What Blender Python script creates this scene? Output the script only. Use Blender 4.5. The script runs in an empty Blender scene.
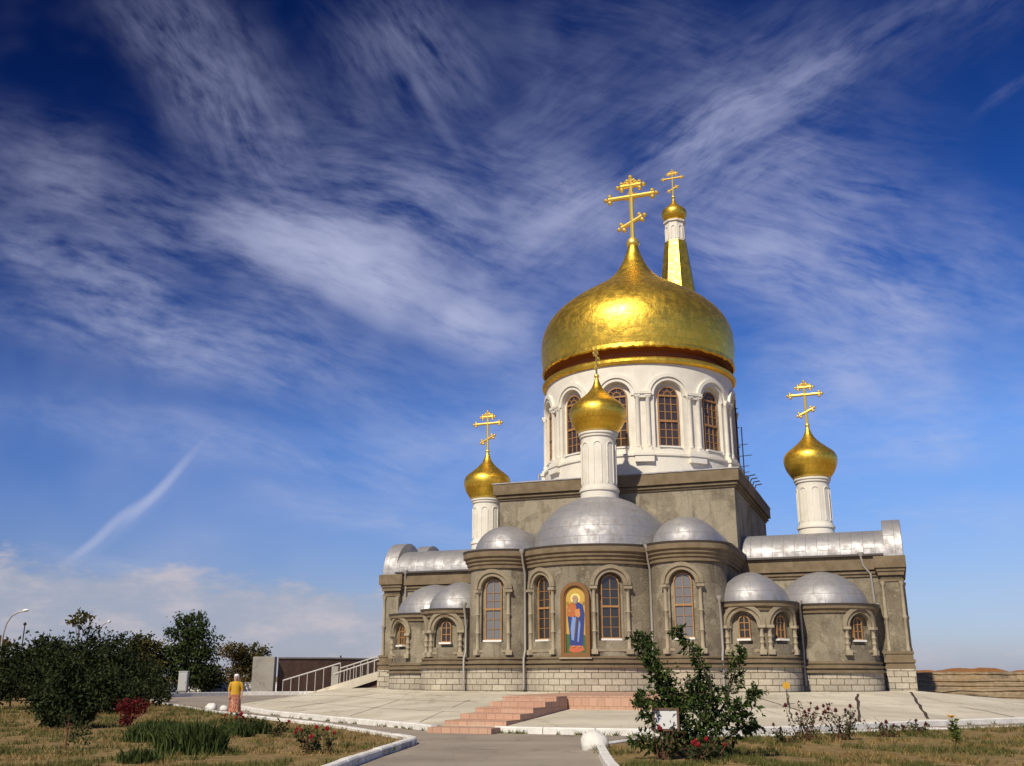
import bpy, bmesh, math, random
from math import sin, cos, pi, radians as R, atan2, sqrt, hypot
from mathutils import Vector, Matrix, noise as mnoise
SC = bpy.context.scene
COL = SC.collection

# ------------------------------------------------------------------ camera
FPX, W, H, HOR, EYE = 996.572, 1024, 766, 676.161, 1.65
PITCH = math.atan((HOR - H / 2) / FPX)
cd = bpy.data.cameras.new('camera'); cam = bpy.data.objects.new('camera', cd); COL.objects.link(cam)
cd.sensor_width = 36; cd.lens = FPX / W * 36; cd.clip_start = .1; cd.clip_end = 5000
cam.location = (0, 0, EYE); cam.rotation_euler = (pi / 2 + PITCH, 0, 0)
SC.camera = cam

# ------------------------------------------------------------------ light
SUN_AZ, SUN_EL = R(208), R(43)          # azimuth clockwise from +Y
sdir = Vector((sin(SUN_AZ) * cos(SUN_EL), cos(SUN_AZ) * cos(SUN_EL), sin(SUN_EL)))
sl = bpy.data.lights.new('sun', 'SUN'); sun = bpy.data.objects.new('sun', sl); COL.objects.link(sun)
sl.energy = 4.7; sl.angle = R(1.0); sl.color = (1, .91, .74)
sun.rotation_euler = (-sdir).to_track_quat('-Z', 'Y').to_euler(); sun.location = (-30, -20, 40)
SC.view_settings.view_transform = 'Standard'; SC.view_settings.look = 'None'
SC.view_settings.exposure = 0; SC.view_settings.gamma = 1

def ray(x, y):
    a = (x - 512) / FPX; b = -(y - 383) / FPX
    return Vector((a, cos(PITCH) - b * sin(PITCH), sin(PITCH) + b * cos(PITCH)))

# ------------------------------------------------------------------ sky
SKY_GAIN = 1.0
world = bpy.data.worlds.new('World'); SC.world = world; world.use_nodes = True
nt = world.node_tree; nt.nodes.clear()
class NT:
    def __init__(s, nt): s.nt = nt
    def n(s, t, **k):
        x = s.nt.nodes.new(t)
        for a, v in k.items(): setattr(x, a, v)
        return x
    def put(s, sock, v):
        if isinstance(v, bpy.types.NodeSocket): s.nt.links.new(v, sock)
        elif v is not None: sock.default_value = v
    def m(s, op, a, b=None, c=None, clamp=False):
        x = s.n('ShaderNodeMath', operation=op, use_clamp=clamp)
        for i, v in enumerate((a, b, c)): s.put(x.inputs[i], v)
        return x.outputs[0]
    def vm(s, op, a, b=None, out=0):
        x = s.n('ShaderNodeVectorMath', operation=op)
        s.put(x.inputs[0], a); s.put(x.inputs[1], b); return x.outputs[out]
    def dot(s, a, b): return s.vm('DOT_PRODUCT', a, b, 1)
    def xyz(s, a, b, c=0.0):
        x = s.n('ShaderNodeCombineXYZ'); s.put(x.inputs[0], a); s.put(x.inputs[1], b); s.put(x.inputs[2], c); return x.outputs[0]
    def sep(s, v):
        x = s.n('ShaderNodeSeparateXYZ'); s.put(x.inputs[0], v); return x.outputs
    def noise(s, v, scale=5, detail=4, rough=.55, dist=0.0, col=False):
        x = s.n('ShaderNodeTexNoise'); s.put(x.inputs['Vector'], v); x.inputs['Scale'].default_value = scale
        x.inputs['Detail'].default_value = detail; x.inputs['Roughness'].default_value = rough; x.inputs['Distortion'].default_value = dist
        return x.outputs['Color' if col else 'Fac']
    def ramp(s, v, stops, interp='LINEAR'):
        x = s.n('ShaderNodeValToRGB'); s.put(x.inputs[0], v); e = x.color_ramp.elements; x.color_ramp.interpolation = interp
        while len(e) < len(stops): e.new(.5)
        for i, (p, c) in enumerate(stops):
            e[i].position = p; e[i].color = (*c, 1) if not isinstance(c, (int, float)) else (c, c, c, 1)
        return x.outputs[0]
    def smooth(s, v, lo, hi, a=0.0, b=1.0):
        x = s.n('ShaderNodeMapRange', interpolation_type='SMOOTHSTEP'); s.put(x.inputs[0], v)
        for i, q in enumerate((lo, hi, a, b)): x.inputs[1 + i].default_value = q
        return x.outputs[0]
    def mix(s, f, a, b, mode='MIX'):
        x = s.n('ShaderNodeMix', data_type='RGBA', blend_type=mode)
        s.put(x.inputs[0], f)
        for i, q in ((6, a), (7, b)):
            s.put(x.inputs[i], (*q, 1) if isinstance(q, tuple) and len(q) == 3 else q)
        return x.outputs[2]
w = NT(nt)
sky = w.n('ShaderNodeTexSky', sky_type='NISHITA'); sky.sun_disc = False
sky.sun_elevation = SUN_EL; sky.sun_rotation = SUN_AZ; sky.air_density = 1; sky.dust_density = .6; sky.ozone_density = 2
dirv = w.n('ShaderNodeTexCoord').outputs['Generated']
dx, dy, dz = w.sep(dirv)
ady = w.m('MAXIMUM', w.m('ABSOLUTE', dy), .08)
gx = w.m('DIVIDE', dx, ady); gz = w.m('DIVIDE', dz, ady)
G0 = w.xyz(gx, gz)
def gn(x, y):
    r = ray(x, y); return r.x / r.y, r.z / r.y
# polarised sky: deepen and cool the Nishita sky away from the horizon
el = w.m('ARCTANGENT', w.m('DIVIDE', dz, w.m('SQRT', w.m('ADD', w.m('MULTIPLY', dx, dx), w.m('MULTIPLY', dy, dy)))))
elf = w.m('DIVIDE', el, R(40), clamp=True)
def scaled(v, stops, k):   # colour ramp whose values may pass 1
    return w.mix(1.0, w.ramp(v, [(p, tuple(q / k for q in c)) for p, c in stops]), (k, k, k), 'MULTIPLY')
TINT = scaled(elf, [(0, (.64, .69, 1.05)), (.12, (.66, .74, 1.05)), (.32, (.56, .84, 1.36)), (.58, (.13, .38, .95)), (.8, (.065, .21, .62)), (1, (.045, .15, .48))], 1.5)
SIDE = w.ramp(elf, [(0, (.85, .82, .84)), (.2, (.68, .68, .78)), (.6, (.26, .31, .42)), (1, (.2, .3, .42))])
blue = w.mix(1.0, w.mix(1.0, sky.outputs[0], TINT, 'MULTIPLY'), w.mix(w.smooth(gx, -.62, .5), SIDE, (1, 1, 1)), 'MULTIPLY')
nd = w.noise(G0, 2.2, 3, .55, col=True)
G = w.vm('ADD', G0, w.vm('MULTIPLY', w.vm('SUBTRACT', nd, (.5, .5, .5)), (.10, .10, 0)))
dens = None
_fib = {}
def fibres(ang, lo, hi):
    """shared stretched noise for streaks that run the same way"""
    cls = min((18, 55, -36, 0), key=lambda q: abs(q - ang))
    if cls not in _fib:
        an = R(cls); u_ = w.dot(G, (cos(an) * 7, -sin(an) * 7, 0)); v_ = w.dot(G, (sin(an) * 21, cos(an) * 21, 0))
        a_ = w.noise(w.xyz(u_, v_, cls * .37), 1.0, 5, .6); b_ = w.noise(w.xyz(w.m('MULTIPLY', u_, 3.0), w.m('MULTIPLY', v_, 3.6), 4.0), 1.0, 4, .6)
        _fib[cls] = w.m('ADD', w.m('MULTIPLY', a_, .58), w.m('MULTIPLY', b_, .42))
    key = (cls, lo, hi)
    if key not in _fib: _fib[key] = w.smooth(_fib[cls], lo, hi)
    return _fib[key]
def wisp(x, y, a, b, ang, k, fib=6.0, lo=.30, hi=.72, seed=0.0):
    """one streak of cirrus: a soft ellipse of stretched fibres in the sky's own directions"""
    global dens
    an = R(ang); c0 = gn(x, y); c1 = gn(x + cos(an), y + sin(an)); c2 = gn(x - sin(an), y + cos(an))
    e1 = Vector((c1[0] - c0[0], c1[1] - c0[1])); e2 = Vector((c2[0] - c0[0], c2[1] - c0[1]))
    d = w.vm('SUBTRACT', G, (c0[0], c0[1], 0))
    det = e1.x * e2.y - e1.y * e2.x
    s_ = w.dot(d, (e2.y / det / a, -e2.x / det / a, 0)); t_ = w.dot(d, (-e1.y / det / b, e1.x / det / b, 0))
    r2 = w.m('ADD', w.m('MULTIPLY', s_, s_), w.m('MULTIPLY', t_, t_))
    mask = w.m('POWER', w.m('SUBTRACT', 1.0, w.m('DIVIDE', r2, 4.0), clamp=True), 2.2)
    v = w.m('MULTIPLY', w.m('MULTIPLY', mask, fibres(ang, lo, hi)), k)
    dens = v if dens is None else w.m('ADD', dens, v)
for i, a in enumerate([
    (365, 275, 100, 30, 20, 1.2, 2.2, .12, .55), (440, 300, 80, 30, 14, .9, 2.2, .12, .55), (400, 280, 190, 60, 18, .38, 3), (300, 255, 120, 30, 20, .4, 4),
    (90, 215, 170, 48, 24, .55, 5), (70, 275, 150, 20, 22, .5, 5), (215, 85, 130, 48, 52, .42, 5), (160, 20, 90, 40, 60, .26, 4),
    (405, 40, 80, 60, 65, .5, 3), (420, 185, 190, 60, 15, .34, 3.5), (437, 122, 36, 5, 62, .35, 2, .1, .5), (500, 230, 120, 60, 12, .4, 3),
    (170, 350, 150, 22, 14, .55, 4), (310, 375, 170, 38, 20, .5, 5), (170, 430, 150, 20, 12, .3, 4), (360, 460, 140, 30, 10, .25, 4),
    (118, 526, 36, 4, -40, .95, 2, .1, .55), (140, 515, 50, 8, -38, .3, 2, .1, .5), (172, 486, 34, 4, -44, .85, 2, .1, .55), (120, 562, 70, 8, 12, .35, 3), (180, 545, 40, 14, -14, .22, 3),
    (300, 500, 40, 8, 15, .28, 3), (425, 526, 60, 9, 4, .5, 3), (400, 440, 90, 16, -8, .3, 4),
    (790, 85, 140, 20, -33, .6, 4), (740, 100, 130, 60, -30, .38, 4), (640, 60, 120, 60, 25, .28, 4), (560, 110, 110, 34, -40, .3, 4), (870, 250, 120, 60, 14, .4, 4), (900, 340, 130, 26, -6, .34, 4), (760, 330, 90, 26, 6, .3, 4), (760, 180, 60, 26, -34, .35, 4), (690, 130, 60, 12, -34, .45, 4),
    (845, 165, 70, 90, 10, .4, 4), (790, 265, 120, 36, 12, .55, 3), (600, 210, 130, 40, -20, .42, 3.5), (840, 290, 150, 50, 30, .3, 4),
    (960, 290, 90, 60, 20, .25, 4), (1000, 95, 30, 5, -35, .35, 3), (930, 30, 70, 30, -30, .25, 4), (960, 400, 140, 36, 8, .45, 4), (880, 445, 110, 20, -8, .4, 3), (790, 395, 70, 24, -12, .4, 3), (400, 515, 110, 16, 5, .4, 3), (330, 470, 90, 14, 12, .35, 3), (500, 440, 70, 30, -20, .35, 3), (590, 250, 60, 40, -30, .35, 3), (960, 500, 90, 14, 4, .35, 3), (740, 420, 50, 30, -20, .3, 4), (300, 620, 120, 20, 4, .2, 4),
    (850, 520, 160, 22, 4, .34, 4), (960, 590, 130, 24, 2, .26, 4), (520, 380, 120, 50, 8, .22, 4)]):
    wisp(*a, seed=i * 3.7)
# low bank of lavender cumulus near the horizon, thinning to the right
nb = w.noise(w.xyz(w.m('MULTIPLY', gx, 1.0), w.m('MULTIPLY', gz, 2.6)), 13, 5, .6)
top = w.m('ADD', w.m('MULTIPLY', w.m('ADD', gx, .52), -.085), .118)
hh = w.m('ADD', w.m('SUBTRACT', top, gz), w.m('MULTIPLY', w.m('SUBTRACT', nb, .5), .085))
bank = w.m('MULTIPLY', w.smooth(hh, -.004, .02), w.smooth(gx, -.05, .25, .8, .28))
bank = w.m('MULTIPLY', bank, w.smooth(nb, .15, .6, .6, 1))
hi_ = w.m('MULTIPLY', w.smooth(w.noise(G, 2.6, 4, .6), .45, .8), .22)
gaps = w.smooth(w.noise(G, 5.5, 3, .5), .34, .62, .35, 1.0)
d1 = w.m('ADD', w.m('MULTIPLY', dens, gaps), hi_)
d1 = w.m('SUBTRACT', 1.0, w.m('POWER', 2.718, w.m('MULTIPLY', d1, -1.0)), clamp=True)
CIRR = scaled(elf, [(0, (4.9, 5.3, 6.9)), (.4, (5.3, 5.7, 7.7)), (.7, (4.4, 4.75, 6.9)), (1, (3.0, 3.4, 5.5))], 10)
c1 = w.mix(d1, blue, CIRR)
c2 = w.mix(bank, c1, w.mix(w.smooth(nb, .42, .74), (3.9, 4.15, 5.0), (5.9, 5.3, 5.6)))
bg = w.n('ShaderNodeBackground'); bg.inputs[1].default_value = .1
w.put(bg.inputs[0], c2)
nt.links.new(bg.outputs[0], w.n('ShaderNodeOutputWorld').inputs[0])

# ================================================================== materials
def mat(name, base=(.5, .5, .5), rough=.8, metal=0.0, fn=None, spec=.4):
    m = bpy.data.materials.new(name); m.use_nodes = True
    b = m.node_tree.nodes['Principled BSDF']; k = NT(m.node_tree)
    b.inputs['Base Color'].default_value = (*base, 1); b.inputs['Roughness'].default_value = rough
    b.inputs['Metallic'].default_value = metal; b.inputs['Specular IOR Level'].default_value = spec
    if fn: fn(k, b)
    return m
def bump(k, b, h, dist=.02, strength=.6):
    x = k.n('ShaderNodeBump'); x.inputs['Distance'].default_value = dist; x.inputs['Strength'].default_value = strength
    k.put(x.inputs['Height'], h); k.put(b.inputs['Normal'], x.outputs[0])
def coord(k, which='Object'): return k.n('ShaderNodeTexCoord').outputs[which]
def mottled(c_lo, c_hi, scale=1.0, fine=18, patch=None, bd=.015, rough=.9, stain=None):
    def f(k, b):
        o = coord(k)
        n1 = k.noise(o, scale, 5, .6, .3); n2 = k.noise(o, fine, 4, .6)
        v = k.m('ADD', k.m('MULTIPLY', n1, .7), k.m('MULTIPLY', n2, .3))
        c = k.ramp(v, [(.33, c_lo), (.66, c_hi)])
        if patch:
            n3 = k.noise(k.vm('MULTIPLY', o, (1, 1, .55)), .55, 3, .5, .6)
            c = k.mix(k.m('MULTIPLY', k.smooth(n3, .52, .56), .55), c, patch)
        if stain:
            n4 = k.noise(k.vm('MULTIPLY', o, (2.4, 2.4, .2)), 1.1, 5, .65)
            c = k.mix(k.m('MULTIPLY', k.smooth(n4, .50, .72), .62), c, stain)
            n5 = k.noise(o, 2.2, 4, .6)
            c = k.mix(k.m('MULTIPLY', k.smooth(n5, .6, .66), .5), c, patch or c_hi)
            vo = k.n('ShaderNodeTexVoronoi', distance='CHEBYCHEV'); k.put(vo.inputs['Vector'], k.vm('MULTIPLY', k.vm('ADD', o, k.vm('MULTIPLY', k.noise(o, 3, 3, .6, col=True), (.3, .3, .3))), (.6, .6, .75))); vo.inputs['Scale'].default_value = 1.0
            sv = k.n('ShaderNodeSeparateColor'); k.put(sv.inputs[0], vo.outputs['Color'])
            c = k.mix(k.m('MULTIPLY', k.smooth(sv.outputs[0], .70, .74), .22), c, patch or c_hi)
            c = k.mix(k.m('MULTIPLY', k.smooth(sv.outputs[1], .78, .82), .25), c, stain)
            ve = k.n('ShaderNodeTexVoronoi', feature='DISTANCE_TO_EDGE'); k.put(ve.inputs['Vector'], k.vm('ADD', o, k.vm('MULTIPLY', k.noise(o, 4, 4, .7, col=True), (.5, .5, .5)))); ve.inputs['Scale'].default_value = .42
            c = k.mix(k.m('MULTIPLY', k.smooth(ve.outputs[0], .010, .003), .3), c, stain)
        k.put(b.inputs['Base Color'], c); b.inputs['Roughness'].default_value = rough
        bump(k, b, n2, bd)
    return f
M = {}
M['stucco'] = mat('stucco', fn=mottled((.115, .094, .065), (.285, .243, .172), 1.3, 12, (.35, .305, .225), .06, .92, (.075, .058, .04)))
M['trim'] = mat('trim_plaster', fn=mottled((.26, .215, .145), (.40, .34, .24), 2.0, 25, None, .012, .9))
M['moulding'] = mat('brown_moulding', fn=mottled((.125, .09, .05), (.23, .175, .11), 1.6, 20, None, .012, .9))
M['white'] = mat('white_masonry_paint', fn=mottled((.66, .615, .53), (.79, .75, .66), 1.3, 22, None, .012, .75))
def block_fn(k, b):
    uv = k.n('ShaderNodeUVMap').outputs[0]
    br = k.n('ShaderNodeTexBrick'); k.put(br.inputs['Vector'], uv); br.offset = .5
    for n_, v in (('Scale', 1.0), ('Mortar Size', .016), ('Mortar Smooth', .3), ('Bias', 0.0), ('Brick Width', .62), ('Row Height', .272)): br.inputs[n_].default_value = v
    br.inputs['Color1'].default_value = (.56, .51, .415, 1); br.inputs['Color2'].default_value = (.42, .375, .30, 1); br.inputs['Mortar'].default_value = (.10, .075, .045, 1)
    o = coord(k); n2 = k.noise(o, 9, 5, .65)
    k.put(b.inputs['Base Color'], k.mix(k.smooth(n2, .3, .75), k.mix(1.0, br.outputs[0], (.78, .74, .68), 'MULTIPLY'), br.outputs[0]))
    b.inputs['Roughness'].default_value = .9
    bump(k, b, k.m('ADD', k.m('MULTIPLY', br.outputs['Fac'], -1.0), k.m('MULTIPLY', n2, .4)), .03, .8)
M['block'] = mat('stone_blocks', fn=block_fn)
def sheet_metal(k, b, bw=1.1, rh=.55):
    uv = k.n('ShaderNodeUVMap').outputs[0]; o = coord(k)
    br = k.n('ShaderNodeTexBrick'); k.put(br.inputs['Vector'], uv); br.offset = .5
    for n_, v in (('Scale', 1.0), ('Mortar Size', .012), ('Mortar Smooth', .6), ('Bias', 0.0), ('Brick Width', bw), ('Row Height', rh)): br.inputs[n_].default_value = v
    br.inputs['Color1'].default_value = (.41, .40, .405, 1); br.inputs['Color2'].default_value = (.355, .35, .36, 1); br.inputs['Mortar'].default_value = (.25, .245, .25, 1)
    n = k.noise(o, 2.3, 4, .6); n2 = k.noise(o, 1.1, 2, .5)
    k.put(b.inputs['Base Color'], k.mix(k.smooth(n, .4, .75), br.outputs[0], (.29, .27, .265)))
    b.inputs['Metallic'].default_value = .55
    k.put(b.inputs['Roughness'], k.smooth(n, .3, .7, .46, .66))
    bump(k, b, k.m('ADD', k.m('MULTIPLY', n2, 1.0), k.m('MULTIPLY', br.outputs['Fac'], -.12)), .12, .5)
M['metal'] = mat('silver_sheet_metal', fn=sheet_metal)
def gold_fn(bw, rh, amp):
    def f(k, b):
        uv = k.n('ShaderNodeUVMap').outputs[0]; o = coord(k)
        br = k.n('ShaderNodeTexBrick'); k.put(br.inputs['Vector'], uv); br.offset = .5
        for n_, v in (('Scale', 1.0), ('Mortar Size', .012), ('Mortar Smooth', .5), ('Bias', 0.0), ('Brick Width', bw), ('Row Height', rh)): br.inputs[n_].default_value = v
        br.inputs['Color1'].default_value = (.95, .62, .085, 1); br.inputs['Color2'].default_value = (.83, .52, .065, 1); br.inputs['Mortar'].default_value = (.66, .38, .035, 1)
        n = k.noise(o, 1.6 / bw, 3, .6); n2 = k.noise(o, 9, 4, .65)
        k.put(b.inputs['Base Color'], k.mix(k.smooth(n2, .45, .8), br.outputs[0], (.66, .42, .06)))
        b.inputs['Metallic'].default_value = .93
        k.put(b.inputs['Roughness'], k.smooth(n, .3, .7, .34, .46))
        sepc = k.n('ShaderNodeSeparateColor'); k.put(sepc.inputs[0], br.outputs[0])
        bump(k, b, k.m('ADD', k.m('MULTIPLY', n, 1.0), k.m('MULTIPLY', sepc.outputs[0], .10)), amp, .5)
    return f
M['gold'] = mat('gold_leaf_sheet', fn=gold_fn(.62, .5, .07))
M['gold_small'] = mat('gold_sheet_small', fn=gold_fn(.3, .26, .02))
M['gold_cross'] = mat('gilded_iron', (.95, .68, .16), .40, .8)
M['wood'] = mat('varnished_wood', (.40, .19, .055), .5, fn=mottled((.28, .145, .05), (.42, .22, .08), 3, 30, None, .004, .5))
M['sill'] = mat('white_sill', (.75, .73, .68), .6)
M['glass'] = mat('window_glass', (.030, .027, .026), .06, 0, spec=.7)
M['glass_blind'] = mat('window_glass_curtain', (.16, .16, .165), .12, 0, spec=.7)
M['glass_amber'] = mat('drum_window_glass', (.05, .035, .03), .12, 0, spec=.5)
M['iron'] = mat('dark_iron', (.02, .02, .022), .6)
M['pipe'] = mat('galvanised_pipe', (.38, .355, .33), .5, .3)
M['gutter'] = mat('dark_gutter_metal', (.10, .085, .075), .5, .4)
M['rail'] = mat('pale_rail_paint', (.50, .48, .45), .5)
def concrete_fn(c1, c2, joint=None):
    def f(k, b):
        o = coord(k)
        n1 = k.noise(o, .35, 5, .6, .4); n2 = k.noise(o, 22, 4, .6); n3 = k.noise(k.vm('MULTIPLY', o, (.22, 1.0, 1)), .9, 4, .6)
        v = k.m('ADD', k.m('MULTIPLY', n1, .5), k.m('ADD', k.m('MULTIPLY', n2, .2), k.m('MULTIPLY', n3, .3)))
        c = k.ramp(v, [(.34, c1), (.62, c2)])
        st = k.noise(k.vm('MULTIPLY', o, (1.6, .35, 1)), .8, 5, .7, .5)
        c = k.mix(k.m('MULTIPLY', k.smooth(st, .55, .75), .5), c, tuple(q * .55 for q in c1))
        sp = k.noise(o, 6, 3, .7); c = k.mix(k.m('MULTIPLY', k.smooth(sp, .66, .72), .45), c, tuple(q * .5 for q in c1))
        ve = k.n('ShaderNodeTexVoronoi', feature='DISTANCE_TO_EDGE'); k.put(ve.inputs['Vector'], k.vm('ADD', o, k.vm('MULTIPLY', k.noise(o, 1.2, 5, .7, col=True), (1.6, 1.6, 1.6)))); ve.inputs['Scale'].default_value = .16
        c = k.mix(k.m('MULTIPLY', k.smooth(ve.outputs[0], .006, .002), .6), c, tuple(q * .3 for q in c1))
        k.put(b.inputs['Base Color'], c); b.inputs['Roughness'].default_value = .9
        bump(k, b, n2, .01)
    return f
M['concrete'] = mat('apron_concrete', fn=concrete_fn((.40, .35, .265), (.66, .60, .48)))
M['concrete_raw'] = mat('raw_concrete', fn=concrete_fn((.24, .22, .19), (.36, .34, .30)))
M['joint'] = mat('dark_joint_filler', (.06, .035, .025), .9)
M['asphalt'] = mat('worn_asphalt', fn=concrete_fn((.22, .18, .14), (.36, .305, .245)))
M['kerb'] = mat('white_kerb_paint', fn=mottled((.58, .55, .50), (.80, .78, .74), 2.5, 14, None, .01, .8))
def step_fn(k, b):
    o = coord(k)
    br = k.n('ShaderNodeTexBrick'); k.put(br.inputs['Vector'], k.n('ShaderNodeUVMap').outputs[0]); br.offset = .5
    for n_, v in (('Scale', 1.0), ('Mortar Size', .008), ('Mortar Smooth', .3), ('Bias', 0.0), ('Brick Width', .3), ('Row Height', .3)): br.inputs[n_].default_value = v
    br.inputs['Color1'].default_value = (.52, .315, .22, 1); br.inputs['Color2'].default_value = (.44, .25, .17, 1); br.inputs['Mortar'].default_value = (.2, .12, .08, 1)
    n = k.noise(o, 1.7, 5, .6)
    k.put(b.inputs['Base Color'], k.mix(k.m('MULTIPLY', k.smooth(n, .45, .75), .5), br.outputs[0], (.52, .38, .27)))
    b.inputs['Roughness'].default_value = .85
    bump(k, b, n, .01)
step_mat = mat('red_stone_tiles', fn=step_fn); M['brickred'] = step_mat
def lawn_fn(c1, c2, c3):
    def f(k, b):
        o = coord(k)
        n1 = k.noise(o, .28, 4, .6, .4); n2 = k.noise(o, 3.5, 5, .65); n3 = k.noise(o, 40, 3, .6)
        c = k.ramp(k.m('ADD', k.m('MULTIPLY', n2, .7), k.m('MULTIPLY', n3, .3)), [(.36, c1), (.62, c2)])
        c = k.mix(k.smooth(n1, .5, .72), c, c3)
        k.put(b.inputs['Base Color'], c); b.inputs['Roughness'].default_value = .95; b.inputs['Specular IOR Level'].default_value = .1
        bump(k, b, n3, .03)
    return f
M['lawn'] = mat('dry_lawn_soil', fn=lawn_fn((.12, .08, .036), (.34, .235, .105), (.14, .125, .042)))
M['ground'] = mat('steppe_ground', fn=lawn_fn((.15, .10, .045), (.28, .19, .085), (.16, .12, .05)))
M['bank'] = mat('dry_bank', fn=lawn_fn((.20, .15, .09), (.38, .29, .185), (.26, .17, .09)))
M['redsoil'] = mat('red_earth', fn=lawn_fn((.20, .085, .03), (.34, .16, .06), (.22, .13, .06)))
def leaf(name, c1, c2, trans=.25):
    def f(k, b):
        g = k.n('ShaderNodeNewGeometry').outputs['Random Per Island']
        o = coord(k); n = k.noise(o, .9, 3, .6)
        c = k.ramp(k.m('ADD', k.m('MULTIPLY', g, .6), k.m('MULTIPLY', n, .4)), [(.25, c1), (.75, c2)])
        k.put(b.inputs['Base Color'], c); b.inputs['Roughness'].default_value = .7; b.inputs['Specular IOR Level'].default_value = .12
        if trans:
            t = k.n('ShaderNodeBsdfTranslucent'); k.put(t.inputs[0], c)
            mx = k.n('ShaderNodeMixShader'); mx.inputs[0].default_value = trans
            k.nt.links.new(b.outputs[0], mx.inputs[1]); k.nt.links.new(t.outputs[0], mx.inputs[2])
            out = k.nt.nodes['Material Output']; k.nt.links.new(mx.outputs[0], out.inputs[0])
    return mat(name, fn=f)
M['leaf_bush'] = leaf('young_tree_leaf', (.016, .032, .009), (.085, .125, .030))
M['leaf_dark'] = leaf('dark_shrub_leaf', (.008, .014, .005), (.046, .058, .018), .15)
M['leaf_mid'] = leaf('birch_leaf', (.018, .032, .009), (.062, .088, .026), .2)
M['leaf_olive'] = leaf('olive_leaf', (.04, .045, .013), (.12, .10, .032), .2)
M['leaf_autumn'] = leaf('autumn_leaf', (.055, .042, .012), (.15, .105, .028), .2)
M['leaf_blade'] = leaf('iris_blade', (.026, .042, .011), (.085, .115, .032), .2)
M['leaf_rose'] = leaf('rose_leaf', (.022, .032, .012), (.07, .085, .03), .2)
M['leaf_red'] = leaf('red_shrub_leaf', (.07, .008, .010), (.19, .022, .024), .2)
M['grass_dry'] = leaf('dry_grass', (.16, .11, .04), (.42, .285, .115), .2)
M['grass_green'] = leaf('green_grass', (.055, .068, .018), (.17, .165, .05), .2)
M['petal'] = mat('rose_petal', (.36, .015, .03), .6)
M['petal_dark'] = mat('faded_rose_petal', (.13, .012, .02), .7)
M['petal_yellow'] = mat('yellow_bloom', (.55, .30, .03), .6)
M['bark'] = mat('bark', fn=mottled((.055, .04, .028), (.11, .085, .06), 6, 30, None, .02, .95))
M['bark_dark'] = mat('dark_bark', (.035, .026, .02), .9)
M['bark_red'] = mat('red_bark', (.13, .045, .03), .8)
M['skin'] = mat('skin', (.42, .23, .15), .6)
M['shirt'] = mat('mustard_cloth', fn=mottled((.46, .25, .02), (.58, .33, .03), 4, 30, None, .01, .9))
def skirt_fn(k, b):
    o = coord(k); n = k.noise(k.vm('MULTIPLY', o, (1.6, 1.6, .55)), 9, 2, .5, 1.2)
    k.put(b.inputs['Base Color'], k.ramp(n, [(.40, (.27, .06, .03)), (.47, (.42, .13, .06)), (.53, (.70, .50, .34)), (.58, (.24, .05, .03))]))
    b.inputs['Roughness'].default_value = .9
M['skirt'] = mat('patterned_skirt_cloth', fn=skirt_fn)
M['scarf'] = mat('white_cotton', (.78, .77, .75), .85)
M['shoe'] = mat('dark_shoe', (.05, .035, .03), .6)
M['cabinet'] = mat('grey_cabinet_paint', (.42, .43, .43), .6)
M['darkwall'] = mat('dark_brick_wall', fn=mottled((.085, .05, .035), (.16, .095, .065), 1.5, 14, None, .02, .9))
M['board'] = mat('white_board', (.70, .70, .68), .5)
M['boardframe'] = mat('brown_board_frame', (.13, .075, .05), .7)
M['bulb'] = mat('pale_lamp_housing', (.75, .74, .72), .4)
for n_, c_ in (('i_gold', (.50, .32, .06)), ('i_halo', (.82, .66, .20)), ('i_green', (.05, .12, .035)), ('i_blue', (.028, .045, .19)), ('i_light', (.18, .27, .50)), ('i_orange', (.42, .13, .035)),
               ('i_skin', (.42, .24, .12)), ('i_red', (.50, .12, .05)), ('i_grey', (.30, .28, .25)), ('i_book', (.55, .22, .07)), ('i_ink', (.12, .06, .02))):
    M[n_] = mat('painted_' + n_[2:], c_, .55)

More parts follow.
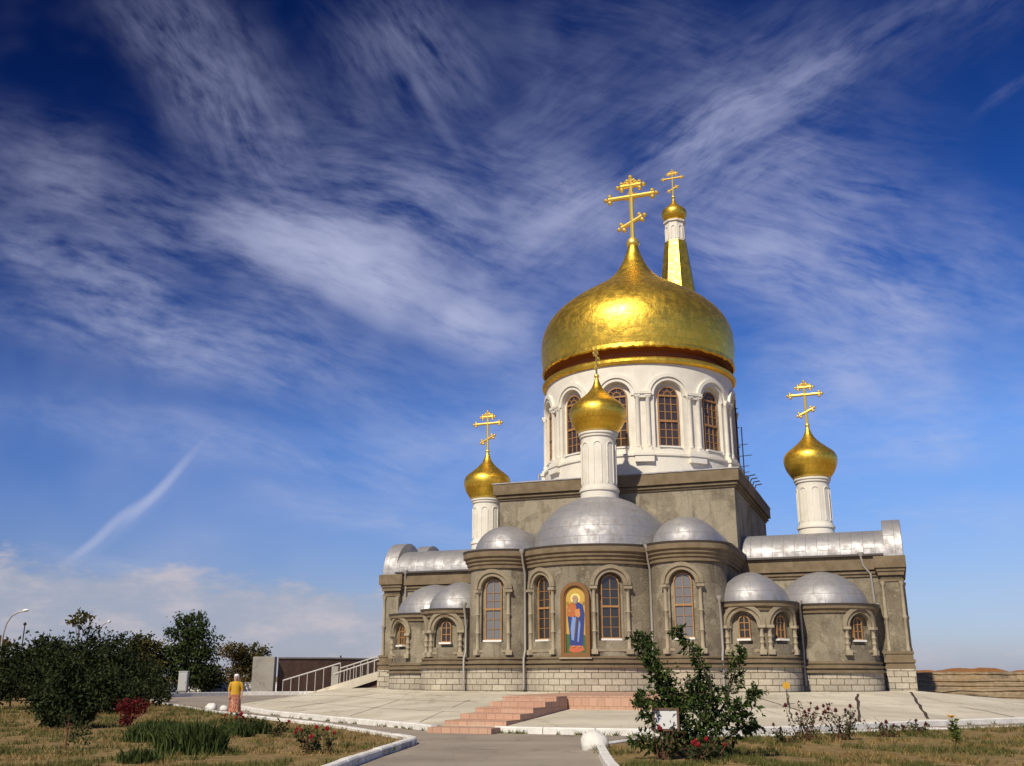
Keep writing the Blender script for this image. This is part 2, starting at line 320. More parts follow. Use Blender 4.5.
# ================================================================== mesh helpers
class MB:
    """collects geometry for ONE mesh object"""
    def __init__(s): s.v = []; s.f = []; s.uv = {}; s.mi = []
    def add(s, vs, fs, uvs=None, mi=0):
        o = len(s.v); s.v += [tuple(p) for p in vs]
        for i, f in enumerate(fs):
            if uvs: s.uv[len(s.f)] = uvs[i]
            s.f.append(tuple(o + j for j in f)); s.mi.append(mi)
        return s
    def box(s, x0, x1, y0, y1, z0, z1, mi=0, rz=0, about=(0, 0)):
        vs = [(x, y, z) for z in (z0, z1) for y in (y0, y1) for x in (x0, x1)]
        if rz:
            c, q = cos(rz), sin(rz)
            vs = [(about[0] + (x - about[0]) * c - (y - about[1]) * q, about[1] + (x - about[0]) * q + (y - about[1]) * c, z) for x, y, z in vs]
        fs = [(0, 2, 3, 1), (4, 5, 7, 6), (0, 1, 5, 4), (1, 3, 7, 5), (3, 2, 6, 7), (2, 0, 4, 6)]
        uv = []
        for f in fs:
            p = [Vector(vs[i]) for i in f]; n = (p[1] - p[0]).cross(p[2] - p[0])
            a = max(range(3), key=lambda i: abs(n[i]))
            uv.append([((q.y, q.z), (q.x, q.z), (q.x, q.y))[a] for q in p])
        return s.add(vs, fs, uv, mi)
    def rings(s, rings, closed=True, cap0=True, cap1=True, mi=0, uvscale=1.0):
        """rings: list of equal-length point loops"""
        n = len(rings[0]); vs = [p for r in rings for p in r]; fs = []; uv = []
        wd = [0.0]
        for j in range(n):
            wd.append(wd[-1] + (Vector(rings[0][(j + 1) % n]) - Vector(rings[0][j])).length)
        # widest ring drives the u coordinate
        best = max(rings, key=lambda r: sum((Vector(r[(j + 1) % n]) - Vector(r[j])).length for j in range(n)))
        wd = [0.0]
        for j in range(n): wd.append(wd[-1] + (Vector(best[(j + 1) % n]) - Vector(best[j])).length)
        h = [0.0]
        for i in range(1, len(rings)):
            mid = n // 2
            h.append(h[-1] + (Vector(rings[i][mid]) - Vector(rings[i - 1][mid])).length)
        for i in range(len(rings) - 1):
            for j in range(n if closed else n - 1):
                k = (j + 1) % n
                fs.append((i * n + j, i * n + k, (i + 1) * n + k, (i + 1) * n + j))
                uv.append([(wd[j], h[i]), (wd[j + 1], h[i]), (wd[j + 1], h[i + 1]), (wd[j], h[i + 1])])
        if cap0: fs.append(tuple(range(n))[::-1]); uv.append([rings[0][j][:2] for j in range(n)][::-1])
        if cap1: fs.append(tuple((len(rings) - 1) * n + j for j in range(n))); uv.append([rings[-1][j][:2] for j in range(n)])
        return s.add(vs, fs, uv, mi)
    def lathe(s, prof, cx=0, cy=0, n=32, mi=0, cap0=True, cap1=True, ph=0):
        return s.rings([[(cx + r * cos(ph + 2 * pi * j / n), cy + r * sin(ph + 2 * pi * j / n), z) for j in range(n)] for r, z in prof], True, cap0, cap1, mi)
    def tube(s, pts, rad, n=8, mi=0, cap=True):
        pts = [Vector(p) for p in pts]; rs = rad if isinstance(rad, (list, tuple)) else [rad] * len(pts)
        rings = []; up = Vector((0, 0, 1)); prev = None
        for i, p in enumerate(pts):
            t = (pts[min(i + 1, len(pts) - 1)] - pts[max(i - 1, 0)]).normalized()
            a = prev - t * prev.dot(t) if prev is not None else (up.cross(t) if abs(t.z) < .95 else Vector((1, 0, 0)).cross(t))
            a = a.normalized() if a.length > 1e-6 else Vector((1, 0, 0)); prev = a; b = t.cross(a)
            rings.append([tuple(p + (a * cos(2 * pi * j / n) + b * sin(2 * pi * j / n)) * rs[i]) for j in range(n)])
        return s.rings(rings, True, cap, cap, mi)
    def prism(s, outline, y0, y1, mi=0):
        """outline in x,z extruded along y"""
        n = len(outline); vs = [(x, y0, z) for x, z in outline] + [(x, y1, z) for x, z in outline]
        fs = [tuple(range(n))] + [tuple(n + j for j in range(n))[::-1]] + [(j, j + n, (j + 1) % n + n, (j + 1) % n) for j in range(n)]
        return s.add(vs, fs, None, mi)
    def arch_band(s, ri, ro, y0, y1, z, x=0, n=20, mi=0, a0=0, a1=pi):
        vs = []; fs = []
        for i in range(n + 1):
            a = a0 + (a1 - a0) * i / n
            for r in (ri, ro):
                for y in (y0, y1): vs.append((x + r * cos(a), y, z + r * sin(a)))
        for i in range(n):
            o = i * 4; q = o + 4
            fs += [(o, q, q + 2, o + 2), (o + 1, o + 3, q + 3, q + 1), (o + 2, q + 2, q + 3, o + 3), (o, o + 1, q + 1, q)]
        fs += [(0, 2, 3, 1), (n * 4, n * 4 + 1, n * 4 + 3, n * 4 + 2)]
        return s.add(vs, fs, None, mi)
    def bend(s, r):
        """wrap x,y(outward = -y),z round a vertical cylinder of radius r whose wall is at y=0"""
        s.v = [((r - y) * sin(x / r), r - (r - y) * cos(x / r), z) for x, y, z in s.v]; return s
    def xf(s, loc=(0, 0, 0), rz=0, sc=1):
        c, q = cos(rz), sin(rz)
        s.v = [(loc[0] + sc * (x * c - y * q), loc[1] + sc * (x * q + y * c), loc[2] + sc * z) for x, y, z in s.v]; return s
    def mesh(s, name, mats, smooth=None, fix=True):
        me = bpy.data.meshes.new(name); me.from_pydata(s.v, [], s.f); me.update()
        if s.uv:
            l = me.uv_layers.new(name='UVMap')
            for p in me.polygons:
                q = s.uv.get(p.index)
                if q:
                    for li, c in zip(p.loop_indices, q): l.data[li].uv = c
        mats = mats if isinstance(mats, (list, tuple)) else [mats]
        for m in mats: me.materials.append(m)
        if len(mats) > 1:
            for p, i in zip(me.polygons, s.mi): p.material_index = i
        if fix:
            b = bmesh.new(); b.from_mesh(me); bmesh.ops.recalc_face_normals(b, faces=b.faces); b.to_mesh(me); b.free()
        if smooth:
            me.shade_smooth()
            me.set_sharp_from_angle(angle=R(smooth))
        return me
    def build(s, name, mats, parent=None, smooth=38, fix=True):
        o = bpy.data.objects.new(name, s.mesh(name, mats, smooth, fix)); COL.objects.link(o)
        if parent: o.parent = parent
        return o
def tag(o, label, cat, group=None):
    o['label'] = label; o['category'] = cat
    if group: o['group'] = group
    return o
def thing(name, label, cat, loc=(0, 0, 0), rz=0, group=None):
    o = bpy.data.objects.new(name, None); COL.objects.link(o); o.location = loc; o.rotation_euler = (0, 0, rz)
    o.empty_display_size = .3
    return tag(o, label, cat, group)
def struct(o): o['kind'] = 'structure'; return o
def stuff(o): o['kind'] = 'stuff'; return o
def clone(o, parent=None):
    c = o.copy(); COL.objects.link(c); c.parent = parent
    for ch in list(o.children): clone(ch, c)
    return c
def carve(body, cutters):
    """boolean-subtract the MB list from the wall object, in place"""
    mb = MB()
    objs = []
    for c in cutters:
        t = c.build('cutter', M['stucco'], church, None); objs.append(t)
        md = body.modifiers.new('cut', 'BOOLEAN'); md.object = t; md.operation = 'DIFFERENCE'; md.solver = 'EXACT'
    bpy.context.view_layer.update()
    dg = bpy.context.evaluated_depsgraph_get()
    me = bpy.data.meshes.new_from_object(body.evaluated_get(dg))
    body.modifiers.clear(); body.data = me
    me.shade_smooth(); me.set_sharp_from_angle(angle=R(30))
    for t in objs:
        d = t.data; bpy.data.objects.remove(t); bpy.data.meshes.remove(d)

# ================================================================== ground
TH = .3558; OX, OY, ZB = 7.903, 60.0, 1.073
CT, ST = cos(TH), sin(TH)
def cw(u, v, z=0): return Vector((OX + u * CT + v * ST, OY - u * ST + v * CT, ZB + z))
g = MB(); g.add([(-2500, -600, -.03), (2500, -600, -.03), (2500, 4000, -.03), (-2500, 4000, -.03)], [(0, 1, 2, 3)])
struct(g.build('ground', M['ground'], None, None))
def sheet(name, pts, z, m):
    b = bmesh.new(); vs = [b.verts.new((x, y, z)) for x, y in pts]; b.faces.new(vs); bmesh.ops.triangulate(b, faces=b.faces[:])
    bmesh.ops.recalc_face_normals(b, faces=b.faces)
    me = bpy.data.meshes.new(name); b.to_mesh(me); b.free(); me.materials.append(m)
    if me.polygons[0].normal.z < 0: me.flip_normals()
    o = bpy.data.objects.new(name, me); COL.objects.link(o); return struct(o)
FARK = [(-29.6, 76), (-28.9, 82), (-27.2, 88.3), (-24.2, 92.9), (-19.35, 95.3), (-6, 97)]
sheet('road', [(-3.2, 6), (2.2, 6), (5, 24), (40, 40), (30, 52), (10, 62), (-6, 97)] + FARK[::-1][1:] + [(-33, 74), (-34, 60), (-16, 40), (-6, 24)], 0.0, M['asphalt'])
def catmull(pts, n=6):
    P = [Vector(p) for p in pts]; P = [P[0] * 2 - P[1]] + P + [P[-1] * 2 - P[-2]]; out = []
    for i in range(1, len(P) - 2):
        for j in range(n):
            t = j / n; a, b, c, d = P[i - 1:i + 3]
            out.append(.5 * ((2 * b) + (c - a) * t + (2 * a - 5 * b + 4 * c - d) * t * t + (3 * b - a - 3 * c + d) * t ** 3))
    out.append(P[-2]); return out
def kerb(name, pts, wdt, hgt, m, side=1, step=1.25, gap=.025, z0=-.02, par=None):
    """row of kerb stones along a polyline (line = outer foot); side gives the inward side"""
    pts = [Vector((p[0], p[1])) for p in pts]; mb = MB(); cum = [0]
    rnd = random.Random(5)
    for a, b in zip(pts, pts[1:]): cum.append(cum[-1] + (b - a).length)
    def at(s):
        s = min(max(s, 0), cum[-1])
        for i in range(len(pts) - 1):
            if s <= cum[i + 1] or i == len(pts) - 2:
                t = (s - cum[i]) / max(cum[i + 1] - cum[i], 1e-6); d = (pts[i + 1] - pts[i]).normalized(); return pts[i].lerp(pts[i + 1], t), Vector((-d.y, d.x)) * side
    s = 0
    while s < cum[-1] - .05:
        e = min(s + step - gap, cum[-1]); rings = []; hh = hgt + rnd.uniform(-.008, .008)
        k = 3
        for i in range(k + 1):
            p, nrm = at(s + (e - s) * i / k); q = p + nrm * wdt; c1 = p + nrm * .03; c2 = q - nrm * .03
            rings.append([(p.x, p.y, z0), (p.x, p.y, hh - .03), (c1.x, c1.y, hh), (c2.x, c2.y, hh), (q.x, q.y, hh - .03), (q.x, q.y, z0)])
        mb.rings(rings)
        s += step
    return struct(mb.build(name, m, par, None))
# lawn beds
GL = [(-29.4, 80), (-21.5, 64), (-15.4, 51.8), (-11.46, 44.2), (-6.04, 34.95), (-3.02, 28.6)]
GLc = catmull(GL, 5)
GLtip = [Vector((-2.62, 27.7)), Vector((-2.42, 27.0)), Vector((-2.44, 26.3))]
GLn = [Vector((-2.62, 24.4)), Vector((-2.81, 22.6)), Vector((-3.03, 19.9)), Vector((-3.3, 14))]
left_edge = GLc + GLtip + GLn
sheet('lawn', [tuple(p) for p in left_edge] + [(-9, 6), (-40, 6), (-70, 60), (-40, 80)], .05, M['lawn'])
kerb('garden_kerb', [tuple(p) for p in left_edge][:31], .22, .15, M['kerb'], -1)
kerb('garden_kerb', [tuple(p) for p in ([GLc[-1]] + GLtip + GLn)], .22, .16, M['kerb'], -1, 1.0)
GRn = [(1.5, 10), (1.72, 19.9), (1.85, 22.6), (1.98, 25.0)]
GRf = [(2.74, 26.8), (3.96, 28.2), (5.69, 28.9), (7.51, 29.6), (10.44, 31.6), (16.67, 34.8), (26, 40)]
GRc = [Vector(p) for p in GRn] + catmull(GRf, 4)
sheet('lawn', [tuple(p) for p in GRc] + [(40, 48), (60, 20), (20, 6), (3, 6)], .05, M['lawn'])
kerb('garden_kerb', [(p[0], p[1]) for p in GRn] + [(2.15, 25.7)], .2, .16, M['kerb'], -1, 1.0)
kerb('garden_kerb', [(2.15, 25.7)] + [tuple(p) for p in GRc[4:]], .16, .10, M['kerb'], -1)
kerb('far_kerb', FARK, .35, .32, M['kerb'], 1)
# apron: ruled from the white kerb up to the church walls
FL = catmull([(-15.2, 56.5), (-13.82, 53.3), (-10.72, 46.5), (-6.9, 39.9), (-3.72, 34.95), (-2.55, 32.9)], 6)
FR = catmull([(-.52, 31.95), (.7, 31.35), (1.97, 30.9), (3.65, 30.4), (5.4, 30.55), (8.04, 31.7), (10.8, 33.7), (14.77, 36.4), (18.8, 38.7), (27, 43.5), (36, 49)], 6)
kerb('plaza_kerb', [tuple(p) for p in FL], .24, .19, M['kerb'], 1, 1.6)
kerb('plaza_kerb', [tuple(p) for p in FR], .24, .19, M['kerb'], 1, 1.6)
BACK = [(-22, -1.5), (-17.5, -5.2), (-14.2, -6.2), (-12.4, -9.0), (-9.2, -11.9), (-6.2, -12.6), (-3, -12.9), (0, -13.1), (3, -12.9), (6.2, -12.6), (9.1, -11.7), (12.2, -8.8), (14.2, -6.2), (17, -5.5), (22, -1), (33, 9)]
Bz = [-.55, -.12, -.05, -.08, -.1, -.12, -.14, -.14, -.14, -.12, -.1, -.1, -.08, -.35, -.72, -.95]
Fall = FL[:-1] + [FL[-1]] + FR
fx = [p.x for p in Fall]
def back_at(t):
    x = t * (len(BACK) - 1); i = min(int(x), len(BACK) - 2); q = x - i
    a, b = BACK[i], BACK[i + 1]
    return cw(a[0] + (b[0] - a[0]) * q, a[1] + (b[1] - a[1]) * q, Bz[i] + (Bz[i + 1] - Bz[i]) * q)
FT = [(-13.82, .03), (-3.72, .3), (-2.55, .36), (-.52, .455), (.62, .5), (3.65, .585), (8.0, .685), (11.2, .72), (14.2, .795), (18.8, .875), (36, 1.0)]
def tmap(x):
    if x <= FT[0][0]: return 0.0 + max(0, .03 + (x - FT[0][0]) * .02)
    for (a, s_), (b, e_) in zip(FT, FT[1:]):
        if x <= b: return s_ + (e_ - s_) * (x - a) / (b - a)
    return 1.0
def ap_row(p, k=10):
    q = back_at(tmap(p.x)); r = []
    for i in range(k + 1):
        t = i / k; r.append((p.x + (q.x - p.x) * t, p.y + (q.y - p.y) * t, .165 + (q.z - .165) * t))
    return r
def nrm2(pl, i):
    d = (pl[min(i + 1, len(pl) - 1)] - pl[max(i - 1, 0)]).normalized(); return Vector((-d.y, d.x))
mb = MB()
rowsL = [ap_row(p + nrm2(FL, i) * .22) for i, p in enumerate(FL)]
rowsR = [ap_row(p + nrm2(FR, i) * .22) for i, p in enumerate(FR)]
mb.rings(rowsL + rowsR, closed=False, cap0=False, cap1=False)
struct(mb.build('plaza_pavement', M['concrete'], None, None))
# dark filled joints between the apron slabs
mb = MB()
def joint(fxx, t0=0.0, t1=1.0, wd=.05, wob=.05, fx2=None, seed=0):
    rnd = random.Random(seed)
    def fp(x):
        L_ = FL if x < -2 else FR
        i = min(range(len(L_)), key=lambda j: abs(L_[j].x - x)); return Vector((x, L_[i].y + (x - L_[i].x) * 0))
    a = fp(fxx); row = ap_row(a + Vector((0, .3)), 14)
    pts = [Vector(row[i]) + Vector((rnd.uniform(-wob, wob), 0, .004)) for i in range(15) if t0 <= i / 14 <= t1]
    rings = [[tuple(p + Vector((-wd / 2, 0, 0))), tuple(p + Vector((wd / 2, 0, 0)))] for p in pts]
    mb.rings(rings, closed=False, cap0=False, cap1=False)
from mathutils.bvhtree import BVHTree
_ap = bpy.data.objects['plaza_pavement'].data
_bvh = BVHTree.FromPolygons([v.co.copy() for v in _ap.vertices], [tuple(p.vertices) for p in _ap.polygons])
def on_apron(x, y):
    h = _bvh.ray_cast(Vector((0, 0, EYE)), ray(x, y).normalized()); return h[0]
def crack(pts, wd, seed=0, wob=.04):
    rnd = random.Random(seed); P = [q for q in (on_apron(*p) for p in pts) if q]
    if len(P) < 2: return
    D = []
    for a, b in zip(P, P[1:]):
        for k in range(6): D.append(a.lerp(b, k / 6) + Vector((rnd.uniform(-wob, wob), 0, .006)))
    D.append(P[-1] + Vector((0, 0, .006)))
    r_ = []
    for i, p in enumerate(D):
        d = (D[min(i + 1, len(D) - 1)] - D[max(i - 1, 0)]); n_ = Vector((-d.y, d.x, 0)).normalized() * wd * rnd.uniform(.35, .65); r_.append([tuple(p - n_), tuple(p + n_)])
    mb.rings(r_, closed=False, cap0=False, cap1=False)
for k_, (pp, wd) in enumerate((([(756, 697), (778, 704), (800, 711), (828, 719)], .07), ([(788, 694), (789, 706), (792, 719)], .05), ([(857, 694), (858, 706), (860, 722)], .11), ([(911, 692), (918, 703), (928, 719)], .11),
        ([(958, 706), (985, 711), (1014, 717)], .05), ([(602, 712), (592, 729)], .05), ([(690, 696), (700, 728)], .04), ([(400, 700), (350, 716)], .04), ([(455, 696), (330, 712)], .05), ([(470, 700), (420, 722)], .04), ([(372, 694), (290, 708)], .05))): crack(pp, wd, k_)
for rows, tt, wd in ((rowsL, 3, .05), (rowsL, 6, .06), (rowsL, 8, .04), (rowsR[:40], 5, .03)):
    for a_, b_ in zip(rows, rows[1:]):
        P0, P1 = Vector(a_[tt]), Vector(b_[tt]); d_ = (Vector(a_[tt + 1]) - P0).normalized() * wd; z4 = Vector((0, 0, .004))
        mb.add([P0 + z4, P1 + z4, P1 + d_ + z4, P0 + d_ + z4], [(0, 1, 2, 3)])
struct(mb.build('plaza_pavement_lines', M['joint'], None, None))
# right-hand terraces and earth mounds
mb = MB()
def stepface(Y, z0, z1, tread, x0=20, x1=120):
    ring = []
    n = 60
    for i in range(n + 1):
        x = x0 + (x1 - x0) * i / n; y = Y + .12 * (x - 30) * .3
        j = .06 * mnoise.noise(Vector((x * .7, Y, 0)))
        ring.append([(x, y + j * 3, z0), (x, y + j * 3 + .25, z1 + j * .6), (x, y + tread, z1 + j * .3)])
    mb.rings(ring, closed=False, cap0=False, cap1=False)
def terrace(Y, z0, z1, x0=20, x1=120, depth=2.2):
    rg = []; n = 80
    for i in range(n + 1):
        x = x0 + (x1 - x0) * i / n; y = Y + .036 * (x - 30) + 1.0 * mnoise.noise(Vector((x * .35, Y, 0))); j = .11 * mnoise.noise(Vector((x * .9, Y, 4)))
        rg.append([(x, y, z0), (x, y + .1, z1 - .13 + j), (x, y + .04 + .05 * mnoise.noise(Vector((x * 2.3, Y, 2))), z1 - .10 + j), (x, y + .06, z1 + j), (x, y + depth, z1 + j + .02)])
    mb.rings(rg, closed=False, cap0=False, cap1=False)
terrace(52, -.1, .42); terrace(53.6, .3, .72); terrace(55.2, .62, 1.0); terrace(57, .9, 1.26); terrace(59, 1.15, 1.5, depth=60); terrace(61, 1.4, 1.86, 20, 37.0, 6)
struct(mb.build('bank_terrain', M['bank'], None, 60))
def mound(name, cx_, cy_, rx, ry, hgt, seed):
    mb = MB(); n = 28; k = 12; rings = []
    for i in range(k + 1):
        t = i / k; ring = []
        for j in range(n):
            a = 2 * pi * j / n; rr = 1 - t
            x, y = cx_ + rx * rr * cos(a), cy_ + ry * rr * sin(a)
            h = hgt * (1 - rr ** 2.4) * (1 + .28 * mnoise.noise(Vector((x * .35, y * .35, seed)))) + .14 * mnoise.noise(Vector((x * 1.3, y * 1.3, seed))) * (1 - rr)
            ring.append((x, y, 1.2 + h))
        rings.append(ring)
    mb.rings(rings, cap0=False); return struct(mb.build(name, M['redsoil'], None, 60))
mound('soil_hill', 32.6, 74, 4.0, 5, 1.0, 1.0); mound('soil_hill', 29.6, 75, 2.6, 4, .75, 4.0); mound('soil_hill', 42.8, 85, 4.6, 5, .85, 9.0)

# ================================================================== church
church = thing('church', 'stone church with gilded onion domes, silver half-dome apses and white drum', 'church', (OX, OY, ZB), -TH)
def planU(u, v, r, off, vb, n=36, straight=True):
    rr = r + off
    pts = [(u + rr, vb)] if straight else []
    pts += [(u + rr * cos(a), v + rr * sin(a)) for a in [-pi * i / n for i in range(n + 1)]]
    if straight: pts.append((u - rr, vb))
    return pts
def sweepU(u, v, r, vb, prof, name, m, par=None, smooth=30):
    mb = MB(); mb.rings([[(x, y, z) for x, y in planU(u, v, r, off, vb)] for off, z in prof])
    return mb.build(name, m, par or church, smooth)
def arch_outline(hw, z0, zs, n=14):
    return [(-hw, z0), (hw, z0)] + [(hw * cos(pi * i / n), zs + hw * sin(pi * i / n)) for i in range(n + 1)]
def cutter(hw, z0, zs, depth, loc, rz):
    c = MB(); c.prism(arch_outline(hw, z0, zs), -.6, depth); return c.xf(loc, rz)
# --- window kits: local frame x along the wall, -y outward, wall surface at y=0; returns dict of meshes
_kit = {}
def window_kit(kind, r):
    key = (kind, r)
    if key in _kit: return _kit[key]
    P = {'tall': dict(hw=.43, z0=2.25, zs=4.72, niche=.60, nzs=4.66, ro=.95, zcap=4.62, zbase=1.55, colx=.80, nb=0),
         'low': dict(hw=.27, z0=2.2, zs=2.96, niche=.62, nzs=2.78, ro=.97, zcap=2.78, zbase=1.5, colx=.80, nb=1),
         'drum': dict(hw=.60, z0=12.9, zs=15.82, niche=.86, nzs=15.82, ro=1.27, zcap=15.86, zbase=12.6, colx=1.22, nb=2)}[kind]
    d = {}; hw, z0, zs = P['hw'], P['z0'], P['zs']; D = .27
    bd = (lambda mb: mb.bend(r)) if r else (lambda mb: mb)
    f = MB(); jt = .05 if kind != 'drum' else .07
    f.box(-hw, -hw + jt, D - .09, D, z0, zs); f.box(hw - jt, hw, D - .09, D, z0, zs)
    f.box(-hw + jt, hw - jt, D - .09, D, z0, z0 + jt); f.arch_band(hw - jt, hw, D - .09, D, zs, n=14)
    q = hw - jt
    if kind == 'tall':
        zt = z0 + (zs - z0) * .57; f.box(-q, q, D - .1, D - .005, zt, zt + .09); f.box(-.016, .016, D - .07, D - .01, z0 + jt, zs + q)
        for z in (z0 + .5, z0 + .96, zt + .42, zt + .82): f.box(-q, q, D - .06, D - .015, z, z + .022)
    elif kind == 'low':
        f.box(-.02, .02, D - .07, D - .01, z0 + jt, zs + q)
        for z in (z0 + .36, z0 + .68): f.box(-q, q, D - .06, D - .015, z, z + .035)
    else:
        for z, t in ((z0 + 1.42, .12), (zs - .02, .10)): f.box(-q, q, D - .11, D - .005, z, z + t)
        for x in (-.18, .18): f.box(x - .025, x + .025, D - .07, D - .01, z0 + jt, zs)
        for z in (z0 + .5, z0 + .96, z0 + 2.0, z0 + 2.45): f.box(-q, q, D - .06, D - .015, z, z + .04)
        for a in (45, 90, 135): f.tube([(.12 * cos(R(a)), D - .04, zs + .1 + .12 * sin(R(a))), (q * cos(R(a)), D - .04, zs + q * sin(R(a)))], .02, 4)
        f.arch_band(.2, .25, D - .07, D - .01, zs + .09, n=8)
    d['window_frame'] = f.mesh('window_frame', M['wood'])
    p = MB(); p.prism(arch_outline(hw - .02, z0 + .02, zs), D - .03, D - .012)
    d['pane'] = p.mesh('pane', M['glass_amber'] if kind == 'drum' else M['glass'])
    p = MB(); p.prism(arch_outline(hw - .02, z0 + .02, zs), D - .03, D - .012); d['pane_blind'] = p.mesh('pane', M['glass_blind'])
    s_ = MB(); s_.box(-hw - .05, hw + .05, .02 if kind != 'drum' else -.05, D + .02, z0 - .09, z0 - .003); d['sill'] = s_.mesh('sill', M['sill'])
    tm = M['white'] if kind == 'drum' else M['trim']
    a = MB()
    lo, mid, ro = P['niche'] + .01, (P['niche'] + P['ro']) / 2, P['ro']
    zq = P['nzs'] + (.02 if kind == 'drum' else 0)
    a.arch_band(mid, ro, -.15, .1, zq, n=22); a2 = MB(); a2.arch_band(lo, mid - .003, -.07, .1, zq, n=22)
    d['inner_arch'] = bd(a2).mesh('inner_arch', tm if kind == 'drum' else M['trim_mid'], 38)
    if kind != 'drum':
        # raised panel band under the window, between the column bases
        a2 = MB(); a2.box(-.66, .66, -.07, .1, P['zbase'] + .12, P['zbase'] + .24); d['apron_band'] = bd(a2).mesh('apron_band', M['trim_mid'])
    d['archivolt'] = bd(a).mesh('archivolt', tm if kind == 'drum' else M['trim_mid'], 38)
    c = MB(); cr = .085 if kind != 'drum' else .13; zb, zc = P['zbase'], P['zcap']
    c.box(-.15, .15, -.2, .08, zb, zb + .22)
    body = zc - zb - .5
    prof = [(cr * 1.3, zb + .22), (cr * 1.3, zb + .28), (cr, zb + .31)]
    if kind != 'drum':
        for t in (.28, .62): prof += [(cr, zb + .3 + body * t - .06), (cr * 1.45, zb + .3 + body * t), (cr, zb + .3 + body * t + .06)]
    prof += [(cr * .95, zc - .24), (cr * 1.5, zc - .12)]
    c.lathe(prof, 0, -.06, 10, 0)
    c.box(-.17, .17, -.22, .08, zc - .12, zc)
    d['column'] = c.mesh('column', tm, 40)
    d['colx'] = P['colx']; d['niche'] = P['niche']; d['nz'] = (P['z0'] - .1 if kind != 'low' else 1.95, P['nzs'])
    _kit[key] = d; return d
M['trim_mid'] = mat('trim_plaster_mid', fn=mottled((.22, .18, .12), (.34, .285, .195), 2.0, 25, None, .012, .9))
def add_obj(name, me, par, loc=(0, 0, 0), rz=0):
    o = bpy.data.objects.new(name, me); COL.objects.link(o); o.parent = par; o.location = loc; o.rotation_euler = (0, 0, rz); return o
def place_window(kind, r, loc, az, blind=False, cols=(1, 1), label=None):
    """one window with frame, pane, sill, archivolt and flanking columns, on the wall point loc facing azimuth az (0 = -v)"""
    k = window_kit(kind, r)
    wnd = add_obj('window', k['window_frame'], church, (loc[0], loc[1], 0), az)
    if label: wnd['label'] = label
    add_obj('pane', k['pane_blind'] if blind else k['pane'], wnd); add_obj('sill', k['sill'], wnd); 
    for q in ('archivolt', 'inner_arch', 'apron_band'):
        if q in k: add_obj(q, k[q], wnd)
    for sgn, on in zip((-1, 1), cols):
        if on:
            x = sgn * k['colx']
            if r: add_obj('column', k['column'], wnd, (r * sin(x / r), r - r * cos(x / r), 0), x / r)
            else: add_obj('column', k['column'], wnd, (x, 0, 0))
    return cutter(k['niche'], k['nz'][0], k['nz'][1], .3, (loc[0], loc[1], 0), az)
def on_cyl(u, v, r, az): return (u + r * sin(az), v - r * cos(az))
CORN_T = [(0, 5.66), (.10, 5.66), (.10, 5.82), (.17, 5.86), (.17, 5.98), (.26, 6.04), (.26, 6.16), (.36, 6.22), (.36, 6.44), (.30, 6.5), (-.05, 6.5)]
CORN_L = [(0, 3.42), (.08, 3.42), (.10, 3.56), (.2, 3.62), (.2, 3.76), (.05, 3.76)]
BASE_T = [(0, .95), (.24, .95), (.24, 1.06), (.13, 1.07), (.13, 1.14), (.21, 1.15), (.21, 1.25), (.09, 1.26), (.09, 1.35), (.14, 1.36), (.14, 1.43), (0, 1.47)]
def apse(u, v, r, vb, zwall, cornice, windows, plinth_top=.95, name='apse', shift=0):
    wall = sweepU(u, v, r, vb, [(0, .3), (0, zwall)], name + '_wall', M['stucco'])
    cuts = []
    for kind, az, blind in windows:
        a = R(az); p = on_cyl(u, v, r, a); cuts.append(place_window(kind, r, p, a, blind))
    if cuts: carve(wall, cuts)
    sweepU(u, v, r, vb, [(.12, -.9), (.12, plinth_top)], 'plinth', M['block'])
    sweepU(u, v, r, vb, [(a_, b_ + plinth_top - .95 + .002) for a_, b_ in BASE_T], 'base_moulding', M['moulding'])
    sweepU(u, v, r, vb, cornice, 'cornice', M['moulding'])
def half_dome(u, v, r, vb, z0, h, name='half_dome', power=.85):
    mb = MB(); rings = []; k = 12
    for i in range(k + 1):
        t = i / k * pi / 2
        rr = max(r * cos(t) ** power, .02); rings.append([(x, y, z0 + h * sin(t)) for x, y in planU(u, v, rr, 0, vb, 36)])
    mb.rings(rings); return mb.build(name, M['metal'], church, 40)
def gutter(u, v, r, vb, off, z):
    mb = MB(); rings = [[(x, y, zz) for x, y in planU(u, v, r, o_, vb)] for o_, zz in ((off - .10, z), (off, z + .015), (off + .04, z + .11), (off + .01, z + .11), (off - .12, z + .1))]
    mb.rings(rings); return mb.build('gutter', M['gutter'], church, 30)
# main apse and its flanks
CA = (-.3, -9.6, 3.75)
apse(*CA, -6.9, 5.75, CORN_T, [('tall', 25.5, False), ('tall', -30, False)], name='apse')
half_dome(CA[0] + .25, CA[1], 3.42, -6.95, 6.5, 2.95, power=1.0); gutter(*CA, -6.95, .36, 6.45)
for s in (1, -1):
    apse(s * 4.65, -11.2, 1.75, -6.0, 5.75, CORN_T, [('tall', 0, True)], name='apse')
    half_dome(s * 4.6, -11.1, 1.62, -7.1, 6.5, 1.45, power=1.0); gutter(s * 4.65, -11.2, 1.75, -6.4, .36, 6.45)
    apse(s * 7.5, -10.4, 1.75, -6.0, 3.45, CORN_L, [('low', -11 if s > 0 else 0, False), ('low', 53 if s > 0 else -66, False)], name='chapel')
    half_dome(s * 7.4, -10.45, 1.62, -6.2, 3.80, 1.48, power=1.25); gutter(s * 7.5, -10.4, 1.75, -6.2, .22, 3.74)
    apse(s * 10.5, -7.0, 2.25, -6.0, 3.45, CORN_L, [('low', 45 if s > 0 else -31, False)], plinth_top=.72, name='chapel')
    half_dome(s * 10.4, -7.0, 2.1, -6.2, 3.80, 1.72, power=1.2); gutter(s * 10.5, -7.0, 2.25, -6.2, .22, 3.74)
